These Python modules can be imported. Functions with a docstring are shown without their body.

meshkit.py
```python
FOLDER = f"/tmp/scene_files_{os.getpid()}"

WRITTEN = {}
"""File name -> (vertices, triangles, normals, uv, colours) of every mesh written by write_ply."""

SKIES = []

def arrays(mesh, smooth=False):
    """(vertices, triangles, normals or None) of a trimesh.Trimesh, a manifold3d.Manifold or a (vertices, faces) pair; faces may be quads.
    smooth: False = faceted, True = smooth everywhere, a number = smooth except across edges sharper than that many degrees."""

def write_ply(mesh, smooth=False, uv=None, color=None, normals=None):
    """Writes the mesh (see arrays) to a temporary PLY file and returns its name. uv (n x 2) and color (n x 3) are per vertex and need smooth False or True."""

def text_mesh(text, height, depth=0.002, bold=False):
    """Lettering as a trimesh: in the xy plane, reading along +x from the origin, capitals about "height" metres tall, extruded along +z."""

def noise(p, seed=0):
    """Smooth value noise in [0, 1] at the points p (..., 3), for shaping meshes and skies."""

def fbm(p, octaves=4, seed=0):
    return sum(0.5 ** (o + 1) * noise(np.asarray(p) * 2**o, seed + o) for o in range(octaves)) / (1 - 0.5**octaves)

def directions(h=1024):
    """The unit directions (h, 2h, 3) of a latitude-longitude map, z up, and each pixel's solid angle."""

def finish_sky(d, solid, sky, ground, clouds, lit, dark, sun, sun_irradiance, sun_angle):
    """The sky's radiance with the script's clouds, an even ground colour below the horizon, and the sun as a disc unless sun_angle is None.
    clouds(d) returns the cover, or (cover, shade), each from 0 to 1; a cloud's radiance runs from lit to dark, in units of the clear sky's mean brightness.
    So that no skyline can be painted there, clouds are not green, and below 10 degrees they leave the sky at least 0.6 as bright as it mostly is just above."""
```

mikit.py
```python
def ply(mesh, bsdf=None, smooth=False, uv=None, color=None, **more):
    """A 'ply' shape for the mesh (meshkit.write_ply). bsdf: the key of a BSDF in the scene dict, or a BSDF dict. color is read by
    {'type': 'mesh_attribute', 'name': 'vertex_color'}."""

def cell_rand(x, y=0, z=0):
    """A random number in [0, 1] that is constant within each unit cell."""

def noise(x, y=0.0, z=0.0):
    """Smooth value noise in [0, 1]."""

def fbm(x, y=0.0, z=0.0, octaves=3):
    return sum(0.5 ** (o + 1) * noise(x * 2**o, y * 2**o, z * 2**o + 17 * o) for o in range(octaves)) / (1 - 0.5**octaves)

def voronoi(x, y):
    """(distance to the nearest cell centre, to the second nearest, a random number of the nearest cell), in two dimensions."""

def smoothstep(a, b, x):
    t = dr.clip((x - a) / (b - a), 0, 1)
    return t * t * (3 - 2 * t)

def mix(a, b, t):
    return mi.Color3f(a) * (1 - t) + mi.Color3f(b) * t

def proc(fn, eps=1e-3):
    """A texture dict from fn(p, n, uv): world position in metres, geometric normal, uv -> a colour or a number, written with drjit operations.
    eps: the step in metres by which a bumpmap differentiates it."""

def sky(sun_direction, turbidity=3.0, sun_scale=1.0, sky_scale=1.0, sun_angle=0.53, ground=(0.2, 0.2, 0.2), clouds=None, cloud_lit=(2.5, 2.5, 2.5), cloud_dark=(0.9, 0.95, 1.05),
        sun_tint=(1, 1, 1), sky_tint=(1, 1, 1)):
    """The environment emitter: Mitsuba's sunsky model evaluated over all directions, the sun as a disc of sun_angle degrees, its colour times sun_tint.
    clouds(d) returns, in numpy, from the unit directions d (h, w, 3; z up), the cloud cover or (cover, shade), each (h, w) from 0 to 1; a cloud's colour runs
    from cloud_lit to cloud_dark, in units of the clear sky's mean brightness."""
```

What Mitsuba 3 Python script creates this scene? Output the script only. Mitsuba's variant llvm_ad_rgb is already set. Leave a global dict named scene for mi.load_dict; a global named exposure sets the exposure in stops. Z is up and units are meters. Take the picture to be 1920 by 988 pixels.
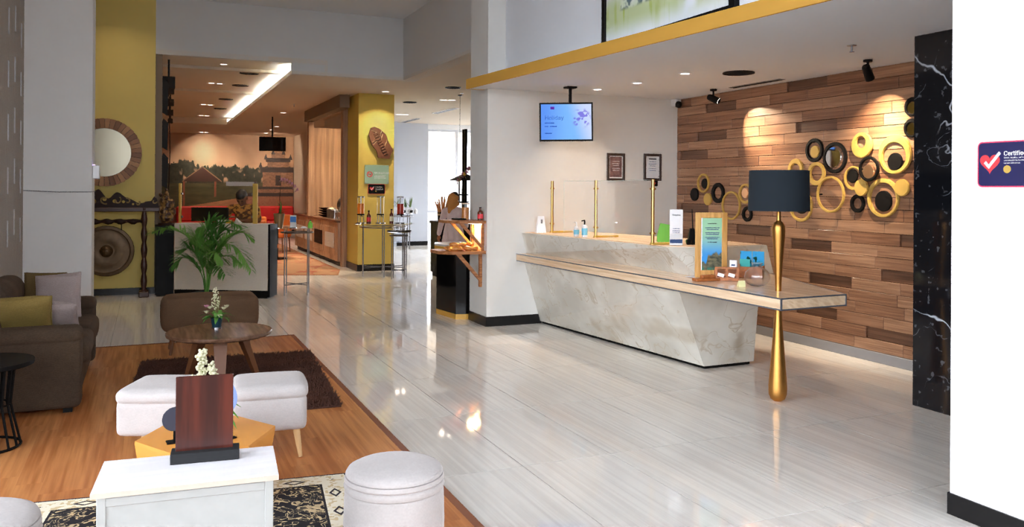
import math, random
import numpy as np
import trimesh
import mitsuba as mi
import drjit as dr
import mikit, meshkit
from mikit import ply, proc, noise, fbm, voronoi, cell_rand, smoothstep, mix
from trimesh.creation import extrude_polygon
from trimesh.util import concatenate as join
from shapely.geometry import Polygon, Point, box as sbox

T = mi.ScalarTransform4f
random.seed(7)
rng = np.random.default_rng(7)
scene = {'type': 'scene'}
labels = {}

# ------------------------------------------------------------------ camera, sky, exposure
EYE = np.array([0.0, 0.0, 1.65])
YAW, PITCH, ROLL = 0.415, 0.00164, 0.00633
FWD = np.array([math.sin(YAW) * math.cos(PITCH), math.cos(YAW) * math.cos(PITCH), math.sin(PITCH)])
RIGHT0 = np.array([math.cos(YAW), -math.sin(YAW), 0.0])
UP0 = np.cross(RIGHT0, FWD)
UP = -RIGHT0 * math.sin(ROLL) + UP0 * math.cos(ROLL)
scene['camera'] = {'type': 'perspective', 'fov': 63.54, 'fov_axis': 'x', 'near_clip': 0.05, 'far_clip': 200.0,
                   'principal_point_offset_y': 0.14395,
                   'to_world': T().look_at(origin=EYE.tolist(), target=(EYE + FWD).tolist(), up=UP.tolist())}
exposure = 0.7
SKY = 30.0
scene['sky'] = mikit.sky([-0.5, -0.45, 0.74], turbidity=6.0, sun_scale=0.0, sky_scale=SKY, ground=(0.42, 0.42, 0.42),
                         clouds=lambda d: (np.full(d.shape[:2], 0.92), 0.35 * meshkit.fbm(d * 3.0, 3)),
                         cloud_lit=(1.18, 1.25, 1.36), cloud_dark=(0.92, 0.99, 1.09))
scene['sky']['sampling_weight'] = 10.0

# ------------------------------------------------------------------ helpers
def mesh(v, f):
    return trimesh.Trimesh(np.asarray(v, float), np.asarray(f, int), process=False)

def box(x0, x1, y0, y1, z0, z1, bevel=0.0):
    c = np.array([(x0 + x1) / 2, (y0 + y1) / 2, (z0 + z1) / 2]); h = np.abs(np.array([x1 - x0, y1 - y0, z1 - z0])) / 2
    if bevel <= 0:
        m = trimesh.creation.box(2 * h)
    else:
        b = min(bevel, h.min() * 0.9); pts = []
        for sx in (-1, 1):
            for sy in (-1, 1):
                for sz in (-1, 1):
                    s = np.array([sx, sy, sz])
                    for k in range(3):
                        q = h - b; q[k] = h[k]; pts.append(s * q)
        m = trimesh.convex.convex_hull(np.array(pts))
    m.apply_translation(c)
    return m

def cbox(cx, cy, cz, sx, sy, sz, bevel=0.0):
    return box(cx - sx / 2, cx + sx / 2, cy - sy / 2, cy + sy / 2, cz - sz / 2, cz + sz / 2, bevel)

def hull(pts):
    return trimesh.convex.convex_hull(np.asarray(pts, float))

def tube(points, radii, n=12, cap=True):
    p = np.asarray(points, float); r = np.broadcast_to(np.asarray(radii, float), (len(p),))
    t = np.gradient(p, axis=0); t /= np.linalg.norm(t, axis=1, keepdims=True) + 1e-12
    ref = np.array([0, 0, 1.0]) if abs(t[0][2]) < 0.9 else np.array([1.0, 0, 0])
    V = []
    a = np.cross(t[0], ref); a /= np.linalg.norm(a)
    ang = np.arange(n) * 2 * np.pi / n
    for i in range(len(p)):
        a = a - t[i] * (a @ t[i]); a /= np.linalg.norm(a) + 1e-12
        b = np.cross(t[i], a)
        V.append(p[i] + r[i] * (np.cos(ang)[:, None] * a + np.sin(ang)[:, None] * b))
    V = np.vstack(V); F = []
    for i in range(len(p) - 1):
        for j in range(n):
            k = (j + 1) % n
            F += [[i * n + j, i * n + k, (i + 1) * n + k], [i * n + j, (i + 1) * n + k, (i + 1) * n + j]]
    if cap:
        V = np.vstack([V, p[0], p[-1]]); c0, c1 = len(V) - 2, len(V) - 1; m = (len(p) - 1) * n
        for j in range(n):
            k = (j + 1) % n
            F += [[c0, k, j], [c1, m + j, m + k]]
    return mesh(V, F)

def rod(p0, p1, r0, r1=None, n=12):
    return tube([p0, p1], [r0, r0 if r1 is None else r1], n)

def lathe(profile, n=32, at=(0, 0, 0)):
    """profile: (radius, z) from bottom to top; closed at radius 0."""
    pr = np.asarray(profile, float); ang = np.arange(n) * 2 * np.pi / n
    V = np.stack([pr[:, None, 0] * np.cos(ang), pr[:, None, 0] * np.sin(ang), np.repeat(pr[:, 1:2], n, 1)], -1).reshape(-1, 3)
    F = []
    for i in range(len(pr) - 1):
        for j in range(n):
            k = (j + 1) % n
            F += [[i * n + j, i * n + k, (i + 1) * n + k], [i * n + j, (i + 1) * n + k, (i + 1) * n + j]]
    m = trimesh.Trimesh(V, F, process=True); m.update_faces(m.nondegenerate_faces()); m.apply_translation(at)
    return m

def prism(poly, z0, z1):
    m = extrude_polygon(Polygon(poly) if not hasattr(poly, 'geom_type') else poly, z1 - z0, engine='earcut'); m.apply_translation([0, 0, z0])
    return m

_G = np.linspace(-1, 1, 15); _G = np.sin(np.pi / 2 * _G)
def cube_grid(g):
    n = len(g); U, V_ = np.meshgrid(g, g, indexing='ij'); vs, fs, off = [], [], 0
    for ax in range(3):
        for sg in (-1, 1):
            q = np.zeros((n, n, 3)); q[..., ax] = sg; q[..., (ax + 1) % 3] = U; q[..., (ax + 2) % 3] = V_
            i, j = np.meshgrid(np.arange(n - 1), np.arange(n - 1), indexing='ij'); k = (i * n + j).ravel() + off
            f = np.vstack([np.stack([k, k + n, k + n + 1], 1), np.stack([k, k + n + 1, k + 1], 1)])
            fs.append(f if sg > 0 else f[:, ::-1]); vs.append(q.reshape(-1, 3)); off += n * n
    t = trimesh.Trimesh(np.vstack(vs), np.vstack(fs), process=True); return t.vertices.copy(), t.faces.copy()
_CV, _CF = cube_grid(_G)
def rounded(cx, cy, cz, sx, sy, sz, r, sub=4, puff=0.0, rot=0.0):
    """Soft box with rounded edges; puff swells the flat sides."""
    h = np.array([sx, sy, sz]) / 2; r = min(r, h.min() * 0.98)
    q = _CV * h; c = np.clip(q, -(h - r), h - r); d = q - c; d /= np.maximum(np.linalg.norm(d, axis=1, keepdims=True), 1e-9)
    v = c + d * r
    if puff:
        for k in range(3):
            o = [i for i in range(3) if i != k]
            v[:, k] += puff * np.sign(_CV[:, k]) * np.clip(np.abs(v[:, k]) / h[k] * 2 - 1, 0, 1) * (1 - _CV[:, o[0]] ** 2) * (1 - _CV[:, o[1]] ** 2)
    m = mesh(v, _CF)
    if rot: m.apply_transform(trimesh.transformations.rotation_matrix(rot, [0, 0, 1]))
    m.apply_translation([cx, cy, cz])
    return m

def rotz(m, a, at=(0, 0, 0)):
    m.apply_transform(trimesh.transformations.rotation_matrix(a, [0, 0, 1], at)); return m

def rot(m, a, axis, at=(0, 0, 0)):
    m.apply_transform(trimesh.transformations.rotation_matrix(a, axis, at)); return m

def move(m, d):
    m = m.copy(); m.apply_translation(d); return m

def frame_m(x_axis, y_axis, origin):
    """4x4 that maps local (x, y, z) to x_axis, y_axis, their cross product, at origin."""
    X = np.array(x_axis, float); X /= np.linalg.norm(X)
    Z = np.cross(X, np.array(y_axis, float)); Z /= np.linalg.norm(Z)
    Y = np.cross(Z, X)
    M = np.eye(4); M[:3, 0], M[:3, 1], M[:3, 2], M[:3, 3] = X, Y, Z, origin
    return M

def put(m, M):
    m = m.copy(); m.apply_transform(M); return m

used = {}
def fresh(key):
    n = used.get(key, -1) + 1; used[key] = n
    return key if n == 0 else f'{key}_{n:03d}'

def tag(key, label=None, cat=None, group=None, kind=None):
    d = labels.setdefault(key, {})
    if label: d['label'] = label
    if cat: d['category'] = cat
    if group: d['group'] = group
    if kind: d['kind'] = kind
    return key

def add(name, m, mat, parent=None, smooth=False, label=None, cat=None, group=None, kind=None, **more):
    key = fresh(name if parent is None else f'{parent}__{name}')
    scene[key] = ply(m, mat, smooth=smooth, **more)
    if label or cat or group or kind: tag(key, label, cat, group, kind)
    return key

def add_dict(name, d, parent=None, to_world=None, **lab):
    key = fresh(name if parent is None else f'{parent}__{name}')
    scene[key] = {**d, **({'to_world': to_world} if to_world is not None else {})}
    if lab: tag(key, **lab)
    return key

def thing(name, label, cat, group=None, kind=None):
    return tag(fresh(name), label, cat, group, kind)

def struct(name, m, mat, parent=None, smooth=False, **more):
    return add(name, m, mat, parent, smooth, kind='structure' if parent is None else None, **more)

def rgb(*c):
    return {'type': 'rgb', 'value': [float(x) for x in (c if len(c) == 3 else c * 3)]}

def srgb(r, g, b):
    f = lambda x: (x / 255 / 12.92) if x / 255 <= 0.04045 else ((x / 255 + 0.055) / 1.055) ** 2.4
    return (f(r), f(g), f(b))

def mat(name, color, rough=0.5, metal=0.0, **kw):
    base = color if isinstance(color, dict) else rgb(*color)
    scene[name] = {'type': 'twosided', 'b': {'type': 'principled', 'base_color': base, 'roughness': rough if isinstance(rough, dict) else float(rough), 'metallic': float(metal),
                                            **{k: (float(v) if not isinstance(v, dict) else v) for k, v in kw.items()}}}
    return name

def matte(name, color):
    scene[name] = {'type': 'twosided', 'b': {'type': 'diffuse', 'reflectance': color if isinstance(color, dict) else rgb(*color)}}
    return name

# ------------------------------------------------------------------ materials
matte('m_white_wall', srgb(216, 214, 209)); matte('m_white_bright', srgb(243, 244, 244)); matte('m_upper_wall', srgb(222, 224, 228))
matte('m_ceiling', srgb(226, 229, 233)); matte('m_ceiling_warm', srgb(214, 200, 182)); matte('m_beam', srgb(206, 206, 205)); matte('m_column', srgb(222, 220, 216))
mat('m_gold_paint', srgb(206, 156, 66), 0.5, 0.1); mat('m_black_skirt', srgb(20, 19, 20), 0.25, specular=0.3); mat('m_grey_skirt', srgb(128, 128, 130), 0.45)
matte('m_yellow', srgb(214, 192, 118)); matte('m_yellow_col', srgb(214, 186, 100)); matte('m_grey_brown', srgb(126, 112, 98))
mat('m_gold', srgb(208, 150, 80), 0.36, 1.0); mat('m_brass', srgb(214, 174, 108), 0.3, 1.0); mat('m_gold_satin', srgb(208, 172, 84), 0.5, 0.35)
mat('m_black', srgb(11, 11, 12), 0.45, specular=0.12); mat('m_black_gloss', srgb(12, 11, 11), 0.06, specular=0.2); mat('m_black_matte', srgb(20, 20, 22), 0.8); mat('m_shade', srgb(24, 34, 42), 0.9)
mat('m_chrome', srgb(150, 148, 150), 0.2, 1.0); mat('m_steel', srgb(190, 190, 192), 0.25, 1.0); mat('m_metal_edge', srgb(140, 146, 160), 0.35, 0.8)
mat('m_white_gloss', srgb(238, 238, 238), 0.25); mat('m_paper', srgb(244, 244, 246), 0.7); mat('m_dark_wood', srgb(40, 22, 17), 0.45, specular=0.15); mat('m_red_black', srgb(58, 30, 22), 0.4)
scene['m_pane'] = {'type': 'thindielectric', 'int_ior': 1.5}
scene['m_glass'] = {'type': 'dielectric', 'int_ior': 1.5}

def P3(p, a=1.0, b=1.0, c=1.0):
    return p.x * a, p.y * b, p.z * c

def tile_fn(p, n, uv):
    i, j = dr.floor((p.x - 0.256) / 0.6), dr.floor((p.y - 0.88) / 1.2)
    r = cell_rand(i, j, 3)
    s = fbm(p.x * 55 + r * 40, p.y * 1.3, 0.0, 3)
    s2 = fbm(p.x * 9 + r * 90, p.y * 0.5, 2.0, 3)
    t = dr.clip(0.75 * s + 0.3 * s2 - 0.03 + (r - 0.5) * 0.12, 0, 1)
    return mix(srgb(210, 205, 197), srgb(226, 222, 214), smoothstep(0.15, 0.8, t))
mat('m_tile', proc(tile_fn), 0.055, specular=0.55)

def far_floor_fn(p, n, uv):
    base = tile_fn(p, n, uv)
    fx, fy = (p.x - 0.256) / 0.6, (p.y - 0.88) / 1.2
    gx, gy = dr.abs(fx - dr.round(fx)) * 0.6, dr.abs(fy - dr.round(fy)) * 1.2
    g = dr.select(dr.minimum(gx, gy) < 0.0025, 0.6, 1.0)
    return base * g
mat('m_far_floor', proc(far_floor_fn), 0.07, specular=0.55)
matte('m_joint', srgb(66, 60, 54))

def platform_fn(p, n, uv):
    i = dr.floor(p.x / 0.13); r = cell_rand(i, dr.floor(p.y / 1.1 + cell_rand(i) * 0.8), 5)
    g = fbm(p.x * 46 + r * 30, p.y * 1.8 + r * 7, 0.0, 4); w = fbm(p.x * 7, p.y * 1.4, 4.0, 3)
    t = dr.clip(0.6 * g + 0.5 * w - 0.05 + (r - 0.5) * 0.12, 0, 1)
    return mix(srgb(166, 98, 54), srgb(202, 138, 84), smoothstep(0.15, 0.85, t))
mat('m_platform', proc(platform_fn), 0.3)
mat('m_platform_trim', srgb(124, 72, 52), 0.35)

PLANK = [((98, 66, 48), (136, 98, 74)), ((112, 78, 58), (150, 112, 86)), ((124, 90, 68), (164, 126, 98)), ((76, 52, 40), (106, 76, 58))]
def plank_fn(a, b, seed):
    def fn(p, n, uv):
        row = dr.floor((p.z - 0.102) / 0.1145); r = cell_rand(row, 1, seed)
        g = fbm(p.z * 95 + r * 50, p.y * 2.6 + r * 9, seed, 4); w = fbm(p.z * 16 + r * 31, p.y * 1.3, 3.0 + seed, 2)
        t = dr.clip(0.62 * g + 0.45 * w - 0.04, 0, 1)
        return mix(srgb(*a), srgb(*b), smoothstep(0.2, 0.8, t))
    return fn
for _k, (_a, _b) in enumerate(PLANK):
    mat(f'm_plank_{_k}', proc(plank_fn(_a, _b, _k)), 0.32)
matte('m_plank_gap', srgb(60, 38, 26))

def stone_fn(p, n, uv):
    w = fbm(p.x * 2.2 + 3, p.y * 2.2, p.z * 2.2, 4); x = p.y * 1.4 + p.z * 2.0 + w * 3.2
    v = dr.abs(fbm(x * 1.6, p.z * 3 - p.y * 2.4 + w * 2, p.x, 4) - 0.5)
    c = mix(srgb(196, 190, 178), srgb(222, 218, 208), smoothstep(0.3, 0.7, w))
    c = mix(srgb(192, 182, 164), c, smoothstep(0.0, 0.02, v))
    bl = fbm(p.y * 3.1 + 9, p.z * 3.1, p.x * 3.1, 3)
    c = mix(c, srgb(178, 164, 142), 0.6 * smoothstep(0.62, 0.8, bl))
    st = dr.exp(-(dr.square((p.x - 5.06) / 0.07) + dr.square((p.z - 0.24) / 0.15))) * smoothstep(0.35, 0.6, fbm(p.x * 14, p.z * 14, p.y, 3) + 0.1)
    return mix(c, srgb(138, 120, 92), 0.75 * dr.select(p.y < 6.4, st, 0.0))
mat('m_stone', proc(stone_fn), 0.22)

def marble_fn(p, n, uv):
    w = fbm(p.y * 3.1, p.z * 3.1, p.x, 4); w2 = fbm(p.y * 9, p.z * 9, 4.0, 3)
    a = dr.abs(noise(p.y * 0.7 + w * 0.9 + w2 * 0.14 + 3.0, p.z * 1.5 + w * 0.5 + w2 * 0.2, 7.0) - 0.5)
    b = dr.abs(noise(p.y * 2.2 + p.z * 1.2 + w, p.z * 2.6 - p.y * 1.5 + w2 * 0.5, 11.0) - 0.5)
    sp = smoothstep(0.72, 0.82, fbm(p.y * 26, p.z * 26, 1.0, 3))
    v = 0.8 * smoothstep(0.007, 0.001, a) * smoothstep(0.40, 0.62, w) + 0.14 * smoothstep(0.009, 0.0, b) * smoothstep(0.46, 0.62, w2) + 0.12 * sp
    return mix(srgb(17, 18, 22), srgb(190, 196, 206), dr.clip(v, 0, 1))
mat('m_black_marble', proc(marble_fn), 0.08)

def buffet_fn(p, n, uv):
    g = fbm((p.x + p.y) * 26, p.z * 0.9, 0.0, 4); w = fbm((p.x + p.y) * 4, p.z * 0.4, 2.0, 3)
    return mix(srgb(142, 106, 78), srgb(192, 154, 120), smoothstep(0.25, 0.75, 0.6 * g + 0.4 * w))
mat('m_buffet_wood', proc(buffet_fn), 0.4)
mat('m_oak', proc(lambda p, n, uv: mix(srgb(208, 176, 140), srgb(232, 206, 174), smoothstep(0.2, 0.8, fbm(p.x * 30 + p.z * 40, p.y * 3, p.z * 30, 3)))), 0.4)
mat('m_table_oak', proc(lambda p, n, uv: mix(srgb(204, 176, 146), srgb(226, 202, 174), smoothstep(0.2, 0.8, fbm(p.x * 34, p.y * 2.2, p.z * 60, 3)))), 0.16)
mat('m_pine', proc(lambda p, n, uv: mix(srgb(200, 146, 76), srgb(226, 178, 108), smoothstep(0.2, 0.8, fbm(p.x * 50, p.y * 50, p.z * 5, 3)))), 0.4)
mat('m_red_wood', proc(lambda p, n, uv: mix(srgb(48, 17, 12), srgb(84, 32, 20), smoothstep(0.2, 0.8, fbm(p.x * 34, p.y * 34, p.z * 2.4, 4)))), 0.3)
mat('m_shelf_wood', proc(lambda p, n, uv: mix(srgb(132, 80, 46), srgb(176, 118, 74), smoothstep(0.2, 0.8, fbm(p.x * 5, p.y * 40, p.z * 60, 3)))), 0.35)
mat('m_teak', proc(lambda p, n, uv: mix(srgb(146, 82, 40), srgb(186, 112, 58), smoothstep(0.2, 0.8, fbm(p.x * 30, p.y * 30, p.z * 30, 3)))), 0.4)
def cloth(name, a, b, f=140.0, sheen=0.4):
    def fn(p, n, uv):
        w = fbm(p.x * 6, p.y * 6, p.z * 6, 3); g = noise(p.x * f, p.y * f, p.z * f)
        return mix(srgb(*a), srgb(*b), dr.clip(0.7 * w + 0.35 * g, 0, 1))
    mat(name, proc(fn), 0.9, sheen=sheen)
cloth('m_sofa', (46, 34, 24), (74, 57, 40), sheen=0.15); cloth('m_bench', (74, 52, 34), (100, 74, 50), sheen=0.2); cloth('m_grey_cloth', (170, 164, 161), (190, 184, 181), sheen=0.15)
cloth('m_pillow_grey', (138, 122, 118), (172, 156, 150)); cloth('m_pillow_olive', (112, 92, 44), (146, 124, 66)); cloth('m_pillow_brown', (84, 64, 34), (112, 90, 52))
mat('m_light_wood', srgb(214, 176, 124), 0.4); mat('m_walnut', proc(lambda p, n, uv: mix(srgb(78, 54, 40), srgb(112, 82, 62), smoothstep(0.2, 0.8, fbm(p.x * 40, p.y * 4, p.z * 30, 3)))), 0.22)
mat('m_walnut_leg', srgb(106, 66, 40), 0.4)
mat('m_white_wood', proc(lambda p, n, uv: mix(srgb(226, 224, 227), srgb(232, 230, 232), smoothstep(0.2, 0.8, fbm(p.x * 3, p.y * 60, p.z * 60, 3)))), 0.3)
mat('m_white_panel', proc(lambda p, n, uv: mix(srgb(160, 163, 160), srgb(170, 172, 169), fbm(p.x * 20, p.y * 20, p.z * 20, 3))), 0.5)
mat('m_orange_gold', srgb(226, 154, 72), 0.4, 0.15)
matte('m_leaf', srgb(112, 160, 76)); matte('m_leaf_dark', srgb(80, 126, 58)); matte('m_stem', srgb(120, 128, 76)); matte('m_petal_white', srgb(206, 204, 172)); matte('m_petal_pink', srgb(196, 140, 160))

# ------------------------------------------------------------------ the setting
ZLOW, ZHIGH, ZSOF, ZTRAY = 3.53, 4.60, 2.85, 3.71
YB, XB2 = 13.95, 4.06
struct('floor', box(-5, 10.5, -5, 33, -0.12, -0.009), 'm_joint')
scene_tile = ply(box(0.0022, 0.5978, 0.0022, 1.1978, -0.0088, 0.0, 0.0012), 'm_tile')
for i in range(-4, 15):
    for j in range(0, 11):
        x, y = 0.256 + 0.6 * i, 0.88 + 1.2 * j
        if x + 0.6 < 1.46 and y + 1.2 < 9.3: continue
        if x > 5.4 and y > 9.5: continue
        if x > 6.5 or x < -1.4: continue
        if y > 13.0: continue
        add_dict('tile', scene_tile, parent='floor', to_world=T().translate([x, y, 0]))
struct('floor_far', box(-5, 10.5, 14.08, 33, -0.0088, 0.0), 'm_far_floor')
struct('floor_side', join([box(-5, 0.256, 9.4, 14.08, -0.0087, -0.0003), box(5.656, 10.5, 9.4, 14.08, -0.0087, -0.0003), box(1.5, 6.4, -5, 0.88, -0.0087, -0.0003)]), 'm_far_floor')

# white reception wall with its column corner, plank wall, marble pier, white pier on the right
struct('wall_back', join([box(3.72, 6.7, 9.18, 9.75, 0, ZSOF + 0.11), box(3.72, 6.7, 9.18, 9.75, ZSOF + 0.11, ZHIGH)]), 'm_white_wall')
struct('baseboard_back', join([box(3.708, 4.45, 9.168, 9.2, 0, 0.115), box(3.708, 3.74, 9.168, 9.75, 0, 0.115), box(5.35, 6.45, 9.168, 9.2, 0, 0.115)]), 'm_black_skirt')
struct('wall_right', box(6.463, 6.7, 3.2, 9.18, 0, ZSOF + 0.1), 'm_plank_gap')
ROWS = 24
recess = {(23, 6.53, 7.11), (22, 7.98, 8.56), (19, 8.15, 8.74), (17, 8.52, 9.14), (19, 6.39, 6.98), (9, 7.37, 7.95), (8, 6.46, 7.04), (5, 6.19, 6.78), (6, 5.24, 5.80), (9, 5.05, 5.60), (2, 6.38, 6.97), (1, 5.42, 6.00), (11, 8.5, 9.08), (15, 5.0, 5.56), (13, 6.62, 7.2), (3, 7.9, 8.48)}
for r_ in range(ROWS):
    z0 = 0.102 + 0.1145 * r_
    cuts = [c for (q, a, b) in recess if q == r_ for c in (a, b)]
    base = cuts[0] if cuts else 5.2 + rng.uniform(0, 0.59)
    ys = np.arange(base - 0.586 * 12, 9.6, 0.586); ys = ys[(ys > 3.3) & (ys < 9.15)]
    ys = np.concatenate([[3.3], ys, [9.178]])
    for a, b in zip(ys[:-1], ys[1:]):
        if b - a < 0.03 or b < 5.0: continue
        dark = any(q == r_ and abs(a - c) < 0.06 for (q, c, d) in recess)
        x1 = 6.46 if dark else 6.44 - 0.002 * rng.random()
        m = box(x1 - 0.002 if dark else x1, 6.465, a + 0.002, b - 0.002, z0 + 0.002, z0 + 0.1125, 0.0015)
        add('plank', m, 'm_plank_3' if dark else f'm_plank_{int(rng.choice([0, 1, 1, 2, 2]))}', parent='wall_right')
struct('baseboard_right', box(6.43, 6.47, 3.3, 9.18, 0, 0.1, 0.004), 'm_grey_skirt')
struct('wall_marble_pier', box(5.423, 6.46, 3.2, 4.60, 0, ZSOF), 'm_black_marble')
struct('wall_white_pier', box(3.774, 4.6, -3.2, 2.972, 0, ZHIGH), 'm_white_bright')
struct('baseboard_pier', box(3.765, 4.61, -3.2, 2.981, 0, 0.109), 'm_black_skirt')
# soffit over the reception with its gold edge, and the wall above it
SOF = [(3.49, 9.30), (3.86, 4.45), (4.30, -1.4), (6.7, -1.4), (6.7, 9.30)]
struct('ceiling_reception', prism([(3.51, 9.29), (3.88, 4.45), (4.31, -1.4), (6.7, -1.4), (6.7, 9.18), (3.72, 9.18), (3.72, 9.29)], ZSOF, ZSOF + 0.11), 'm_ceiling')
struct('trim_gold_fascia', prism([(3.49, 9.31), (3.86, 4.45), (4.30, -1.4), (4.312, -1.4), (3.882, 4.45), (3.512, 9.29), (3.72, 9.29), (3.72, 9.31)], ZSOF - 0.004, ZSOF + 0.113), 'm_gold_paint')
struct('wall_upper', box(3.95, 4.15, -1.4, 9.18, ZSOF + 0.11, ZHIGH), 'm_upper_wall')
# ceilings and beams
struct('ceiling', box(-5, 4.4, -5, 14.0, ZHIGH, ZHIGH + 0.15), 'm_ceiling')
struct('wall_beam', join([box(-2.6, 2.17, YB, YB + 0.12, ZTRAY, ZHIGH), box(2.17, 4.3, YB, YB + 0.12, ZLOW, ZHIGH)]), 'm_beam')
struct('wall_beam_side', box(XB2, XB2 + 0.24, 9.7, YB + 0.12, ZLOW, ZHIGH), 'm_beam')
struct('ceiling_low', join([box(2.17, 10.5, YB, 26.2, ZLOW, ZLOW + 0.05), box(XB2, 10.5, 9.7, YB, ZLOW, ZLOW + 0.05), box(0.0, 10.5, 26.2, 31.2, ZLOW, ZLOW + 0.05), box(2.17, 2.19, YB + .1, 26.2, ZLOW, ZLOW + 0.075), box(0.0, 2.17, 26.2, 26.25, ZLOW, ZTRAY)]), 'm_ceiling_warm')
struct('ceiling_tray', join([box(0.0, 2.75, YB, 26.3, ZTRAY, ZTRAY + 0.08), box(2.7, 2.75, YB, 26.3, ZLOW, ZTRAY)]), 'm_ceiling_warm')
struct('trim_tray_rib', join([box(0.0, 2.68, y, y + 0.14, ZTRAY - 0.05, ZTRAY + 0.01) for y in (15.0, 18.6)]), 'm_ceiling_warm')
# left side: patterned wall, white column, yellow feature wall, pier
def pattern_fn(p, n, uv):
    g = noise(p.y * 90, p.z * 8) * 0.4 + noise(p.y * 240, p.z * 240) * 0.6
    return mix(srgb(118, 108, 98), srgb(142, 132, 120), g)
mat('m_pattern_wall', proc(pattern_fn), 0.6)
struct('wall_left', join([box(-1.40, -1.25, 5.6, 10.9, 0, ZHIGH), box(-5, -1.40, 5.6, 5.75, 0, ZHIGH)]), 'm_pattern_wall')
for k, y in enumerate((9.35, 9.78, 10.22)):
    for z in np.arange(1.05 + 0.10 * (k % 2), 4.5, 0.52):
        add('metal_inlay', box(-1.253, -1.244, y - 0.022, y + 0.022, z, z + 0.26, 0.003), 'm_steel', parent='wall_left')
struct('wall_column_left', box(-1.25, -0.576, 10.45, 10.95, 0, ZHIGH), 'm_column')
struct('wall_yellow', join([box(-2.6, 0.10, YB - 0.01, 14.3, 0, ZHIGH), box(-2.75, -2.6, 5.75, 14.3, 0, ZHIGH)]), 'm_yellow')
struct('baseboard_yellow', box(-2.6, 0.112, YB - 0.03, YB + 0.1, 0, 0.10), 'm_black_skirt')
struct('wall_yellow_return', box(0.10, 0.20, YB + 0.02, 14.3, 0, ZTRAY), 'm_grey_brown')
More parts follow.
